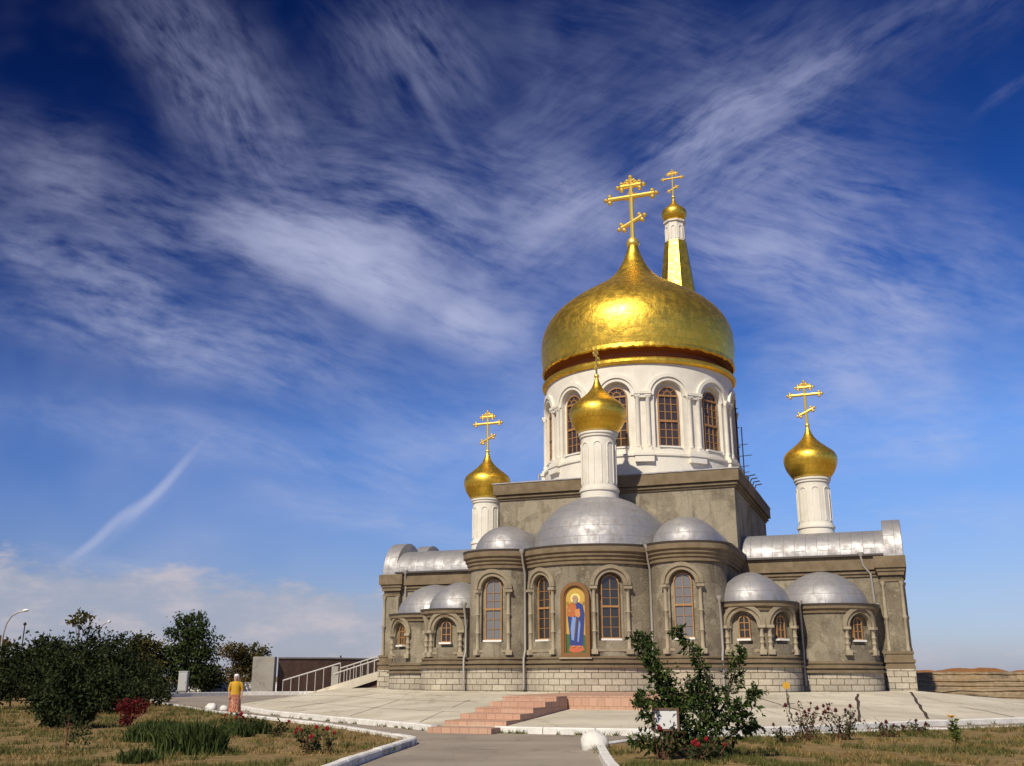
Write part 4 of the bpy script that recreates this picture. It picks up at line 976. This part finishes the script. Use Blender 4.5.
# far belt (about 100-115 m away): (label, x px, base Y, ...) each its own tree
def rb(rnd, wx, z0, z1, n, wy=None):
    wy = wy or wx; out = []
    for _ in range(n):
        f_ = rnd.random(); z = z0 + (z1 - z0) * f_; k = sin(pi * (.18 + .72 * f_))
        r_ = rnd.uniform(.32, .5)
        out.append(((rnd.uniform(-1, 1) * wx * .6 * k, rnd.uniform(-1, 1) * wy * .6 * k, z), (wx * r_ * 1.1, wy * r_ * 1.1, (z1 - z0) * .22)))
    return out
rnd = random.Random(11)
GB = 'trees of the belt left of the church'
def xw(px, Y): r = ray(px, 676); return r.x / r.y * Y
belt = [ # px, Y, height, halfwidth, material, label
 (-22, 92, 5.6, 3.6, 'leaf_autumn', 'rusty brown tree at the left edge under the curved street lamp'),
 (14, 90, 4.6, 3.8, 'leaf_dark', 'dark low tree directly below the left street lamp'),
 (46, 88, 4.9, 3.5, 'leaf_dark', 'dark bushy tree just right of the left street lamp'),
 (78, 84, 5.6, 3.4, 'leaf_dark', 'dark tree with the bright wispy top shoot between the lamps'),
 (108, 88, 5.0, 3.3, 'leaf_dark', 'dark rounded tree below the second street lamp'),
 (132, 104, 5.4, 2.8, 'leaf_olive', 'olive brown tree right of the second street lamp'),
 (152, 108, 5.5, 2.6, 'leaf_olive', 'olive tree touching the tall birch on its left side'),
 (205, 106, 2.9, 2.0, 'leaf_dark', 'low dark bush at the right foot of the tall birch'),
 (232, 122, 5.3, 2.7, 'leaf_autumn', 'golden brown tree above the head of the woman'),
 (252, 124, 5.2, 2.6, 'leaf_olive', 'olive green tree behind the concrete pillar'),
 (340, 118, 3.3, 2.0, 'leaf_dark', 'small dark tree behind the brown wall and railing'),
]
for i, (px, Y, h, hw, m, lab) in enumerate(belt):
    r2 = random.Random(100 + i)
    blobs = rb(r2, hw, h * .16, h * .88, 11)
    tree('belt_tree', lab, (xw(px, Y), Y, 0), blobs, m, 150, 16, r2.choice((.28, .34, .40)), r2.uniform(.28, .46), h * .6, .16, 200 + i, group=GB, twigs=44, limbs=8)
# tall birch with hanging foliage
r2 = random.Random(4)
bl = [((0, 0, 6.4), (1.5, 1.4, 1.5)), ((-.7, 0, 7.3), (.9, .9, .8)), ((.7, .2, 7.0), (1.0, 1.0, 1.0)), ((-1.3, 0, 5.2), (1.5, 1.3, 1.5)), ((1.4, 0, 5.0), (1.5, 1.3, 1.7)), ((0, 0, 3.6), (2.2, 1.8, 1.7)), ((1.7, 0, 3.1), (1.3, 1.2, 1.6)), ((-1.7, 0, 3.0), (1.2, 1.2, 1.5)), ((.2, 0, 1.7), (2.0, 1.6, 1.2))]
tree('birch_tree', 'tallest tree of the belt, a drooping green birch behind the cabinet', (xw(186, 106), 106, 0), bl, 'leaf_mid', 420, 16, .32, .30, 5.5, .2, 77, limbs=8, droop=.8, twigs=40)
# wispy shoot above the dark belt
tree('young_poplar', 'thin pale shoot rising above the dark trees between the lamps', (xw(74, 82), 82, 0), [((0, 0, 6.15), (.9, .5, .35)), ((.5, 0, 6.5), (.5, .4, .25)), ((-.5, 0, 5.9), (.5, .4, .3))], 'leaf_olive', 26, 9, .3, .18, 6.2, .06, 9, limbs=4)
# nearer dark shrubs left
def shrub(name, label, px, Y, blobs, m, nc, per, size, spread, seed, h, cat='shrub', bark='bark', group=None, droop=.1, tw=18, r=.05, limbs=6):
    return tree(name, label, (xw(px, Y), Y, .05), blobs, m, nc, per, size, spread, h, r, seed, cat, group, limbs, droop, tw, bark)
r2 = random.Random(31)
shrub('dense_shrub', 'large black green shrub behind the pine sapling on the lawn', 92, 46, [((-1.2, 0, .95), (1.2, 1, .8)), ((.2, 0, 1.15), (1.2, 1, .8)), ((1.5, 0, .8), (1.1, 1, .65)), ((-.2, .2, .55), (2.0, 1.2, .5)), ((.8, 0, 1.35), (.7, .7, .6))], 'leaf_dark', 330, 16, .19, .2, 41, 1.5)
shrub('dense_shrub', 'dark shrub at the left edge of the lawn', 14, 52, [((-1.5, 0, 1.0), (1.6, 1, .9)), ((.6, 0, 1.2), (1.5, 1, .9)), ((2.0, 0, .8), (1.1, 1, .7))], 'leaf_dark', 260, 16, .2, .2, 42, 1.4)
shrub('dense_shrub', 'dark shrub running toward the road bend right of the pine sapling', 128, 58, [((-.6, 0, .8), (1.4, .9, .7)), ((1.1, 0, .7), (1.3, .9, .6))], 'leaf_dark', 200, 16, .19, .2, 43, 1.1)
shrub('dense_shrub', 'broad dark shrub filling the gap under the belt at the left frame edge', 30, 70, [((-2.6, 0, 1.5), (2.0, 1.2, 1.3)), ((0, 0, 1.9), (2.1, 1.2, 1.5)), ((2.6, 0, 1.5), (2.0, 1.2, 1.3)), ((1.2, 0, 2.9), (1.2, 1, .9)), ((-1.5, 0, 2.8), (1.1, 1, .8))], 'leaf_dark', 420, 16, .26, .28, 47, 2.2)
shrub('dense_shrub', 'broad dark shrub under the second street lamp', 96, 68, [((-2.6, 0, 1.5), (2.0, 1.2, 1.3)), ((0, 0, 2.0), (2.1, 1.2, 1.5)), ((2.4, 0, 1.2), (1.9, 1.2, 1.1)), ((-1.2, 0, 3.0), (1.2, 1, .9)), ((1.0, 0, 2.7), (1.1, 1, .8))], 'leaf_dark', 420, 16, .26, .28, 48, 2.2)
shrub('dense_shrub', 'lower dark shrub left of the utility cabinet', 136, 88, [((-1.8, 0, 1.0), (1.7, 1.2, .9)), ((.6, 0, 1.4), (1.8, 1.2, 1.1)), ((2.0, 0, .7), (1.1, 1.2, .6))], 'leaf_dark', 280, 16, .26, .28, 49, 1.7)
shrub('pine_sapling', 'dark bluish pine sapling with a reddish stem on the dry lawn', 68, 33.5, [((0, 0, 1.25), (.5, .5, .6)), ((-.3, 0, .75), (.8, .6, .4)), ((.4, 0, .7), (.7, .6, .4)), ((0, 0, .4), (.9, .7, .3)), ((.1, 0, 1.75), (.22, .22, .35))], 'leaf_dark', 220, 18, .15, .12, 44, 1.7, 'pine')
shrub('thin_seedling', 'small leafy seedling with a red stem at the lawn front left', 74, 24.2, [((.32, 0, .30), (.32, .25, .2)), ((-.05, 0, .72), (.12, .1, .14)), ((.1, 0, .5), (.2, .2, .2))], 'leaf_rose', 34, 9, .07, .06, 45, .75, 'seedling', 'bark_red', None, .1, 4, .022)
shrub('red_shrub', 'crimson leaved shrub beside the garden kerb left', 132, 34.3, [((0, 0, .45), (.28, .25, .4)), ((.3, 0, .62), (.35, .25, .22)), ((-.2, 0, .7), (.25, .2, .2))], 'leaf_red', 90, 12, .09, .08, 46, .6)
def blades(name, label, px, Y, n, hgt, rad, seed, group='clumps of blade leaves in the left garden bed', m='leaf_blade'):
    r2 = random.Random(seed); mb = MB()
    for _ in range(n):
        a = r2.uniform(0, 2 * pi); rr = rad * sqrt(r2.random()); x, y = rr * cos(a) * 1.5, rr * sin(a); h_ = hgt * r2.uniform(.5, 1.15) * (1 - .35 * rr / rad)
        dx_, dy_ = r2.gauss(0, .22) * h_, r2.gauss(0, .22) * h_; wv = r2.uniform(.012, .026); b = r2.uniform(0, pi); wx, wy = wv * cos(b), wv * sin(b)
        mb.add([(x - wx, y - wy, 0), (x + wx, y + wy, 0), (x + dx_ * .5 + wx * .8, y + dy_ * .5 + wy * .8, h_ * .6), (x + dx_ * .5 - wx * .8, y + dy_ * .5 - wy * .8, h_ * .6), (x + dx_ * 1.4, y + dy_ * 1.4, h_)], [(0, 1, 2, 3), (3, 2, 4)])
    o = mb.build(name, M[m], None, None, fix=False); o.location = (xw(px, Y), Y, .05); return tag(o, label, 'plant', group)
blades('iris_clump', 'largest blade-leaf clump at the front of the left garden bed', 198, 22.8, 1300, .80, .5, 1)
blades('iris_clump', 'blade-leaf clump left of the largest clump in the left bed', 160, 26.8, 700, .55, .5, 2)
blades('iris_clump', 'blade-leaf clump right behind the crimson shrub', 165, 31.0, 500, .5, .5, 3)
blades('iris_clump', 'small blade-leaf tuft at the bottom edge of the left bed', 148, 20.4, 260, .35, .3, 4)
blades('iris_clump', 'blade-leaf tuft beside the feet of the woman', 262, 30.5, 300, .55, .25, 5)
blades('iris_clump', 'blade-leaf tuft right of the rose by the woman', 240, 29.0, 360, .5, .35, 6)
def rose(name, label, px, Y, hgt, spread, nst, seed, nfl=6, fl='petal', leafn=26, group='rose bushes in the garden beds', m='leaf_rose', depth=.5):
    r2 = random.Random(seed); t = thing(name, label, 'rose bush', (xw(px, Y), Y, .05), 0, group)
    sm_, lm = MB(), MB(); tips = []
    for k in range(nst):
        b0 = Vector((r2.uniform(-.35, .35) * spread, r2.uniform(-.3, .3) * spread * depth, 0)); e = b0 + Vector((r2.uniform(-.7, .7) * spread, r2.uniform(-.6, .6) * spread * depth, hgt * r2.uniform(.5, 1.05)))
        md = b0.lerp(e, .5) + rvec(r2) * .06; sm_.tube([tuple(b0), tuple(md), tuple(e)], [.012, .009, .006], 5); tips.append(e)
        for _ in range(leafn):
            q = r2.random() ** .8; p = (b0.lerp(md, q * 2) if q < .5 else md.lerp(e, q * 2 - 1)) + rvec(r2) * .1; leaf_at(lm, p, .075, r2, .2, .65)
    sm_.build('stems', M['bark_red'], t, 40); lm.build('leaves', M[m], t, None, fix=False)
    r2.shuffle(tips)
    for e in tips[:nfl]:
        f = MB(); rr = r2.uniform(.035, .06)
        for lay_ in range(3):
            for k in range(5):
                a = 2 * pi * k / 5 + lay_ * .6; q = rr * (1 - .25 * lay_); d = Vector((cos(a), sin(a), 0)); s_ = Vector((-sin(a), cos(a), 0))
                p0 = e; z = Vector((0, 0, rr * (.4 + .5 * lay_)))
                f.add([p0, p0 + d * q + s_ * q * .6 + z, p0 + d * q * 1.15 + z * 1.5, p0 + d * q - s_ * q * .6 + z], [(0, 1, 2, 3)])
        f.build('bloom', M[fl], t, None, fix=False)
    return t
rose('rose_bush', 'rose bush with red blooms alone in the middle of the left bed', 322, 22.8, .55, .62, 15, 1, 7)
rose('rose_bush', 'rose bush with a red bloom just right of the woman', 250, 30.2, .55, .5, 11, 2, 3)
rose('rose_bush', 'rose bush in front of the feet of the woman', 232, 29.5, .5, .4, 9, 3, 2)
rose('rose_bush', 'low rose bush right of the others by the left garden kerb', 282, 29.0, .4, .4, 8, 4, 1)
rose('rose_bush', 'tall dark-bloomed rose bush with bare stems on the right lawn', 800, 27.2, .98, .55, 14, 5, 10, 'petal_dark', 18)
rose('rose_bush', 'broad dark-bloomed rose bush right of the tall rose bush', 836, 27.6, .85, .7, 16, 6, 11, 'petal_dark', 22)
rose('rose_bush', 'low faded rose bush spreading along the right kerb', 876, 29.0, .45, .7, 12, 7, 5, 'petal_dark', 14)
rose('rose_bush', 'last low rose bush of the right kerb row', 912, 30.2, .36, .55, 9, 8, 3, 'petal_dark', 14)
rose('rose_bush', 'low rose bush next to the young tree on the right lawn', 782, 26.4, .4, .5, 10, 9, 3, 'petal_dark', 20)
rose('rose_bush', 'rose bush with bright red blooms at the foot of the young tree', 700, 20.6, .42, .75, 18, 10, 6, 'petal', 26)
rose('rose_bush', 'rose bush with red blooms left of the young tree', 662, 21.2, .7, .5, 12, 11, 3, 'petal', 26)
# sapling with a yellow tip at the right
t = thing('young_sunflower', 'small bright green sapling with a yellow bloom on the right lawn', 'plant', (xw(948, 26), 26, .05))
mb = MB(); mb.tube([(0, 0, -.05), (.02, 0, .3), (-.03, 0, .62)], [.016, .013, .008], 6); mb.build('stem', M['leaf_rose'], t)
r2 = random.Random(8); mb = MB()
for k in range(40):
    z = .06 + .5 * k / 40; a = k * 2.4; leaf_at(mb, Vector((0, 0, z)), .17 * (1.1 - z * .7), r2, .1, .6, Vector((cos(a), sin(a), .3)))
mb.build('leaves', leaf('sapling_leaf', (.06, .10, .02), (.16, .2, .04)), t, None, fix=False)
mb = MB(); 
for k in range(12): leaf_at(mb, Vector((-.03, 0, .62)), .10, r2, -.3, .6, Vector((cos(k * .53), sin(k * .53), .35)))
mb.build('bloom', M['petal_yellow'], t, None, fix=False)
# young foreground tree with upright leafy branches
BX, BY = xw(694, 21.5), 21.5
yt = thing('young_tree', 'young leafy tree with upswept separate branches in the right foreground', 'tree', (BX, BY, .05))
def P_(px, py, y=0.0):
    r = ray(px, py); k = (BY + y) / r.y; return Vector((r.x * k - BX, y, EYE + r.z * k - .05))
br = [ # branch polylines in picture order, with depth offsets
 ([(694, 764), (690, 745), (684, 722), (676, 700), (660, 678), (646, 655), (634, 636)], 0.0, .075, .62),
 ([(690, 745), (682, 716), (668, 692), (655, 668), (650, 650), (649, 636)], .25, .07, .5),
 ([(690, 740), (704, 712), (712, 694), (706, 674), (696, 655), (684, 640), (677, 630)], -.2, .07, .5),
 ([(694, 755), (708, 728), (724, 705), (732, 682), (738, 662), (743, 650)], .1, .065, .48),
 ([(694, 755), (716, 732), (735, 712), (750, 698), (757, 690)], -.3, .06, .6),
 ([(690, 750), (720, 742), (742, 728), (756, 724)], .3, .05, .5),
 ([(690, 745), (672, 718), (656, 702), (640, 694)], .3, .06, .55),
 ([(688, 750), (668, 730), (650, 716), (636, 700)], -.35, .05, .4),
 ([(690, 758), (668, 748), (648, 742), (632, 740)], -.2, .05, .5),
 ([(692, 745), (700, 720), (700, 700), (690, 690)], .1, .05, .6),
 ([(690, 756), (704, 748), (716, 744)], -.4, .05, .6),
]
wood = MB(); lv = MB(); r2 = random.Random(21)
for pts, dep, r0, dens_ in br:
    n_ = len(pts); P3 = [P_(x, y, dep * min(1, i / 2.5)) for i, (x, y) in enumerate(pts)]; P3 = catmull([Vector(p) for p in P3], 5)
    wood.tube([tuple(p) for p in P3], [max(.036 * (1 - i / len(P3)), .006) for i in range(len(P3))], 6)
    L_ = sum((a - b).length for a, b in zip(P3, P3[1:]))
    q = .20
    while q < 1.0:      # short side twigs, each with its own spray of leaves
        x = min(q * (len(P3) - 1), len(P3) - 1.001); i = int(x); p = P3[i].lerp(P3[i + 1], x - i); ax = (P3[i + 1] - P3[i]).normalized()
        side = ax.cross(rvec(r2)).normalized(); tl = (r2.uniform(.08, .26) if r2.random() < .8 else .38) * (1.3 - .8 * q)
        tip = p + (side * .8 + ax * .6).normalized() * tl + Vector((0, 0, -.05 * tl)); wood.tube([tuple(p), tuple(tip)], [.006, .003], 4)
        for k in range(int(6 + tl * 62 * dens_ * r2.uniform(.5, 1.5))):
            f_ = r2.random() ** .6; lp_ = p.lerp(tip, f_); d_ = (tip - p).normalized()
            leaf_at(lv, lp_, r2.choice((.06, .09, .115, .135)), r2, .35, .42, (d_ * .6 + rvec(r2) * .9).normalized())
        q += r2.uniform(.010, .030) / max(L_, .4) * 1.5
# leafy skirt round the base
clump_cloud(lv, [((-.1, 0, .95), (.42, .4, .45)), ((.2, 0, .75), (.4, .4, .35)), ((-.3, -.1, .6), (.45, .4, .3)), ((.05, 0, .4), (.45, .4, .3))], 46, 14, .11, r2, .12, .35, .45, .25)
clump_cloud(lv, [(tuple(P_(676, 704)), (.42, .35, .26)), (tuple(P_(694, 690)), (.25, .3, .3)), (tuple(P_(664, 676)), (.22, .25, .24)), (tuple(P_(650, 652)), (.16, .2, .22)), (tuple(P_(746, 716)), (.24, .25, .2))], 64, 13, .115, r2, .09, .3, .42, .1)
wood.build('trunk', M['bark_dark'], yt, 40); lv.build('crown', M['leaf_bush'], yt, None, fix=False)
# grass stuff on both lawns
def inside(p, poly):
    c_ = False; j = len(poly) - 1
    for i in range(len(poly)):
        if (poly[i][1] > p[1]) != (poly[j][1] > p[1]) and p[0] < (poly[j][0] - poly[i][0]) * (p[1] - poly[i][1]) / (poly[j][1] - poly[i][1]) + poly[i][0]: c_ = not c_
        j = i
    return c_
polyL = [tuple(p) for p in left_edge] + [(-3.3, 18), (-26, 18), (-40, 60), (-32, 80)]
polyR = [tuple(p) for p in GRc] + [(30, 40), (24, 18), (1.8, 18)]
def grass(name, poly, n, box, m, seed, green):
    r2 = random.Random(seed); mb = MB(); k = 0
    while k < n:
        y = box[2] + (box[3] - box[2]) * r2.random() ** 1.9; x = r2.uniform(box[0], box[1])
        if abs(x) > .56 * y + 1 or not inside((x, y), poly): continue
        k += 1
        nz = mnoise.noise(Vector((x * .35, y * .35, 3)))
        if (nz > -.06) != green and r2.random() < .8: continue
        if mnoise.noise(Vector((x * .9, y * .45, 7))) + .5 * mnoise.noise(Vector((x * 2.6, y * 1.3, 1))) < (-.10 if not green else -.02): continue
        cl = r2.randint(3, 6); sc_ = (1.0 if not green else 1.25) * (.6 + .02 * y)
        for _ in range(cl):
            a = r2.uniform(0, 2 * pi); h_ = r2.uniform(.035, .11) * sc_; wv = .008 * sc_; xx, yy = x + r2.gauss(0, .05), y + r2.gauss(0, .05)
            lx, ly = r2.gauss(0, .6) * h_, r2.gauss(0, .6) * h_
            mb.add([(xx - wv * cos(a), yy - wv * sin(a), .045), (xx + wv * cos(a), yy + wv * sin(a), .045), (xx + lx, yy + ly, .05 + h_)], [(0, 1, 2)])
    return stuff(mb.build(name, M[m], None, None, fix=False))
grass('grass', polyL, 15000, (-26, -2, 18.5, 70), 'grass_dry', 1, False)
grass('grass', polyR, 11000, (1.8, 24, 18.5, 38), 'grass_dry', 2, False)
grass('grass', polyL, 15000, (-26, -2, 18.5, 60), 'grass_green', 3, True)
grass('grass', polyR, 11000, (1.8, 24, 18.5, 36), 'grass_green', 4, True)

r2 = random.Random(99); mb = MB()
for pl in (FL, FR, GLc[10:], GRc[4:16]):
    for a_, b_ in zip(pl, pl[1:]):
        for _ in range(2):
            if r2.random() < .55: continue
            p_ = Vector(a_).lerp(Vector(b_), r2.random()); d_ = (Vector(b_) - Vector(a_)).normalized(); p_ = p_ + Vector((d_.y, -d_.x)) * r2.uniform(.03, .10) * (1 if pl in (FL, FR) else -1)
            for k in range(r2.randint(8, 22)):
                a0 = r2.uniform(0, 2 * pi); h_ = r2.uniform(.04, .15); q_ = Vector((p_.x + r2.gauss(0, .06), p_.y + r2.gauss(0, .06), .0)); wv = .012
                mb.add([(q_.x - wv, q_.y, 0), (q_.x + wv, q_.y, 0), (q_.x + cos(a0) * h_ * .7, q_.y + sin(a0) * h_ * .7, h_)], [(0, 1, 2)])
stuff(mb.build('weeds', M['grass_green'], None, None, fix=False))

# ================================================================== street furniture
def boulder(label, x, y, r, seed, group=None):
    mb = MB(); n, k = 18, 10; rings = []
    for i in range(k + 1):
        t = pi * i / k; ring = []
        for j in range(n):
            a = 2 * pi * j / n; d = Vector((sin(t) * cos(a), sin(t) * sin(a), -cos(t))); f_ = r * (1 + .16 * mnoise.noise(d * 1.6 + Vector((seed, 0, 0))) + .05 * mnoise.noise(d * 5 + Vector((0, seed, 0))))
            ring.append((d.x * f_ * 1.12 + (.002 if i in (0, k) else 0), d.y * f_, max(d.z * f_ * .9, -r * .55)))
        rings.append(ring)
    mb.rings(rings); o = mb.build('boulder', M['kerb'], None, 60); o.location = (x, y, r * .5); return tag(o, label, 'boulder', group)
boulder('whitewashed boulder marking the near kerb corner of the right lawn', 1.92, 24.7, .30, 1.0)
boulder('larger whitewashed stone at the far tip of the plaza kerb left', -15.1, 52.6, .26, 5.0)
boulder('smaller whitewashed stone beside the plaza kerb tip', -14.35, 52.2, .19, 9.0)
sg = thing('sign_board', 'small blank white board in a brown frame on a stake before the young tree', 'sign', (3.097, 21.2, -.03))
mb = MB(); mb.box(-.025, .025, .002, .04, -.1, .66); mb.build('stake', M['boardframe'], sg, None)
mb = MB(); mb.box(-.27, .27, -.03, .0, .62, .665); mb.box(-.27, .27, -.03, 0, 1.02, 1.065); mb.box(-.27, -.225, -.03, 0, .665, 1.02); mb.box(.225, .27, -.03, 0, .665, 1.02); mb.build('frame', M['boardframe'], sg, None)
mb = MB(); mb.box(-.225, .225, -.015, -.001, .665, 1.02); mb.build('panel', M['board'], sg, None)
ym = thing('marker_post', 'thin marker post with a small yellow plate on the plaza slab', 'marker', (10.4, 39.5, .55))
mb = MB(); mb.tube([(0, 0, -.1), (0, 0, .80)], .022, 6); mb.build('post', M['bark'], ym)
mb = MB(); mb.prism([(-.14, .70), (-.02, .62), (.12, .68), (.14, .82), (.03, .90), (-.11, .86)], -.02, .02); mb.build('plate', M['petal_yellow'], ym, None)
hs = MB(); pts = [cw(6.4, -12.6, .02)] ; a_, b_ = cw(6.4, -12.6, 0), None
p0 = Vector((11.0, 46.2, 1.0)); p1 = Vector((9.9, 34.2, .36))
def street_lamp(label, px, Y, py_arm, py_head, hx, group='street lamps'):
    r = ray(px, py_arm); k = Y / r.y; x = r.x * k; z = EYE + r.z * k
    rh = ray(hx, py_head); kh = Y / rh.y; xh, zh = rh.x * kh, EYE + rh.z * kh
    t = thing('street_lamp', label, 'street lamp', (x, Y, 0), 0, group)
    mb = MB(); mb.tube([(0, 0, -.1), (0, 0, z - .4), (.03, 0, z)], [.13, .09, .075], 10); mb.build('pole', M['pipe'], t)
    d = xh - x; hz = zh - z
    mb = MB(); mb.tube([(.03, 0, z), (.10 * d, 0, z + hz * .45), (.3 * d, 0, z + hz * .78), (.6 * d, 0, z + hz * .95), (d * .9, 0, z + hz)], .06, 8); mb.build('arm', M['pipe'], t)
    mb = MB(); mb.rings([[(d * q, yy * w_, z + hz + zz * w_ + (q - .8) * .25) for yy, zz in ((-.16, 0), (-.1, .12), (.1, .12), (.16, 0), (.1, -.09), (-.1, -.09))] for q, w_ in ((.78, .5), (.85, 1), (1.0, 1.0), (1.08, .4))]); mb.build('lamp_head', M['bulb'], t, 50)
    return t
street_lamp('curved street lamp at the far left edge of the belt', 3, 86, 634, 611, 27)
street_lamp('second street lamp standing behind the dark trees', 97, 98, 640, 622, 110)
lp = thing('lamp_post', 'short dark post with a round knob rising from the dark trees', 'post', (xw(18, 96), 96, 0))
mb = MB(); mb.tube([(0, 0, -.1), (0, 0, 6.2)], .05, 6); mb.build('post', M['iron'], lp)
mb = MB(); mb.lathe([(.02, 6.18), (.13, 6.25), (.16, 6.35), (.1, 6.46), (.02, 6.5)], n=10); mb.build('knob', M['iron'], lp)

# ================================================================== person
def person(loc, rz):
    t = thing('person', 'person in mustard top, patterned skirt and white headscarf walking on the road', 'person', loc, rz)
    V = {}; E = []; Rr = []; names = []
    def j(n_, p, r, par=None):
        names.append(n_); V[n_] = (len(Rr), p); Rr.append(r)
        if par: E.append((V[par][0], V[n_][0]))
    j('pelvis', (0, 0, .93), (.165, .125)); j('waist', (0, .0, 1.08), (.15, .115), 'pelvis'); j('chest', (0, 0, 1.27), (.16, .12), 'waist'); j('neck0', (0, .01, 1.41), (.075, .07), 'chest'); j('neck', (0, .0, 1.46), (.055, .055), 'neck0')
    j('head0', (0, -.01, 1.53), (.075, .085), 'neck'); j('head1', (0, -.01, 1.60), (.082, .095), 'head0'); j('head2', (0, 0, 1.67), (.06, .07), 'head1')
    for s, nm in ((-1, 'l'), (1, 'r')):
        j(nm + 'sh', (s * .175, 0, 1.36), (.06, .06), 'chest'); j(nm + 'el', (s * .265, .035, 1.10), (.045, .045), nm + 'sh'); j(nm + 'wr', (s * .25, -.09, .90), (.032, .032), nm + 'el'); j(nm + 'pa', (s * .245, -.13, .83), (.035, .022), nm + 'wr')
        j(nm + 'hip', (s * .095, 0, .86), (.10, .10), 'pelvis'); j(nm + 'kn', (s * .10, -.03 - .05 * s, .48), (.06, .06), nm + 'hip'); j(nm + 'an', (s * .10, .06 * s + .03, .10), (.038, .042), nm + 'kn'); j(nm + 'to', (s * .12, .06 * s - .13, .035), (.04, .028), nm + 'an')
        for q, (dx_, ln) in enumerate(((-.024, .075), (-.008, .085), (.008, .08), (.024, .065))):
            j(f'{nm}f{q}', (s * .245 + dx_, -.15, .785), (.010, .010), nm + 'pa'); j(f'{nm}g{q}', (s * .245 + dx_, -.15, .785 - ln * .8), (.008, .008), f'{nm}f{q}')
        j(nm + 't', (s * .245 - s * .035, -.16, .81), (.010, .010), nm + 'pa'); j(nm + 'u', (s * .245 - s * .045, -.18, .77), (.009, .009), nm + 't')
    me = bpy.data.meshes.new('body'); me.from_pydata([V[n_][1] for n_ in names], E, []); ob = bpy.data.objects.new('body', me); COL.objects.link(ob)
    md = ob.modifiers.new('skin', 'SKIN'); sv = me.skin_vertices[0].data
    for i, r in enumerate(Rr): sv[i].radius = r
    sv[0].use_root = True
    ob.modifiers.new('sub', 'SUBSURF').levels = 1; ob.modifiers['sub'].render_levels = 1
    bpy.context.view_layer.update(); dg = bpy.context.evaluated_depsgraph_get(); m2 = bpy.data.meshes.new_from_object(ob.evaluated_get(dg)); ob.modifiers.clear(); ob.data = m2; m2.materials.clear(); m2.materials.append(M['skin']); m2.shade_smooth(); ob.parent = t
    def ell(a, b, z, cy_=0, n_=20, wob=0, cx_=0): return [(cx_ + a * cos(2 * pi * k / n_) * (1 + wob * cos(7 * 2 * pi * k / n_)), cy_ + b * sin(2 * pi * k / n_) * (1 + wob * cos(7 * 2 * pi * k / n_)), z) for k in range(n_)]
    mb = MB(); mb.rings([ell(.215, .16, .90), ell(.205, .155, 1.0), ell(.185, .145, 1.12), ell(.20, .155, 1.25), ell(.20, .14, 1.36), ell(.12, .10, 1.43), ell(.075, .075, 1.455)], cap0=False, cap1=False)
    for s in (-1, 1): mb.tube([(s * .13, 0, 1.37), (s * .19, 0, 1.36), (s * .24, .015, 1.22), (s * .272, .035, 1.07)], [.07, .08, .07, .06], 12)
    mb.build('top', M['shirt'], t, 60)
    mb = MB(); mb.rings([ell(.195, .145, 1.0), ell(.215, .165, .88, wob=.02), ell(.225, .18, .65, wob=.06), ell(.235, .215, .42, .0, wob=.10), ell(.25, .25, .22, .0, wob=.14)], cap0=False, cap1=False); mb.build('skirt', M['skirt'], t, 60)
    mb = MB(); mb.rings([ell(.03, .03, 1.745, .01), ell(.085, .10, 1.72, .01), ell(.108, .122, 1.665, .018), ell(.106, .10, 1.62, .045), ell(.10, .07, 1.55, .075), ell(.085, .05, 1.47, .085)], cap1=False); mb.build('headscarf', M['scarf'], t, 60)
    mb = MB(); mb.lathe([(.004, 1.575), (.016, 1.56), (.014, 1.545), (.004, 1.54)], 0, -.112, 8); mb.build('nose', M['skin'], t)
    for s in (-1, 1):
        mb = MB(); mb.lathe([(.003, 1.592), (.012, 1.598), (.012, 1.604), (.003, 1.61)], s * .033, -.098, 8); mb.build('eye', M['iron'], t)
    mb = MB(); mb.box(-.025, .025, -.108, -.09, 1.51, 1.52); mb.build('mouth', M['petal_dark'], t, None)
    for s in (-1, 1):
        mb = MB(); y0 = .06 * s; mb.rings([ell(.048, .12, .0, y0 - .05, 12, 0, s * .112), ell(.05, .125, .03, y0 - .05, 12, 0, s * .112), ell(.045, .09, .07, y0 - .02, 12, 0, s * .112), ell(.035, .05, .1, y0 + .01, 12, 0, s * .108)]); mb.build('shoe', M['shoe'], t, 60)
    return t
person((-11.55, 43.6, .0), R(8))
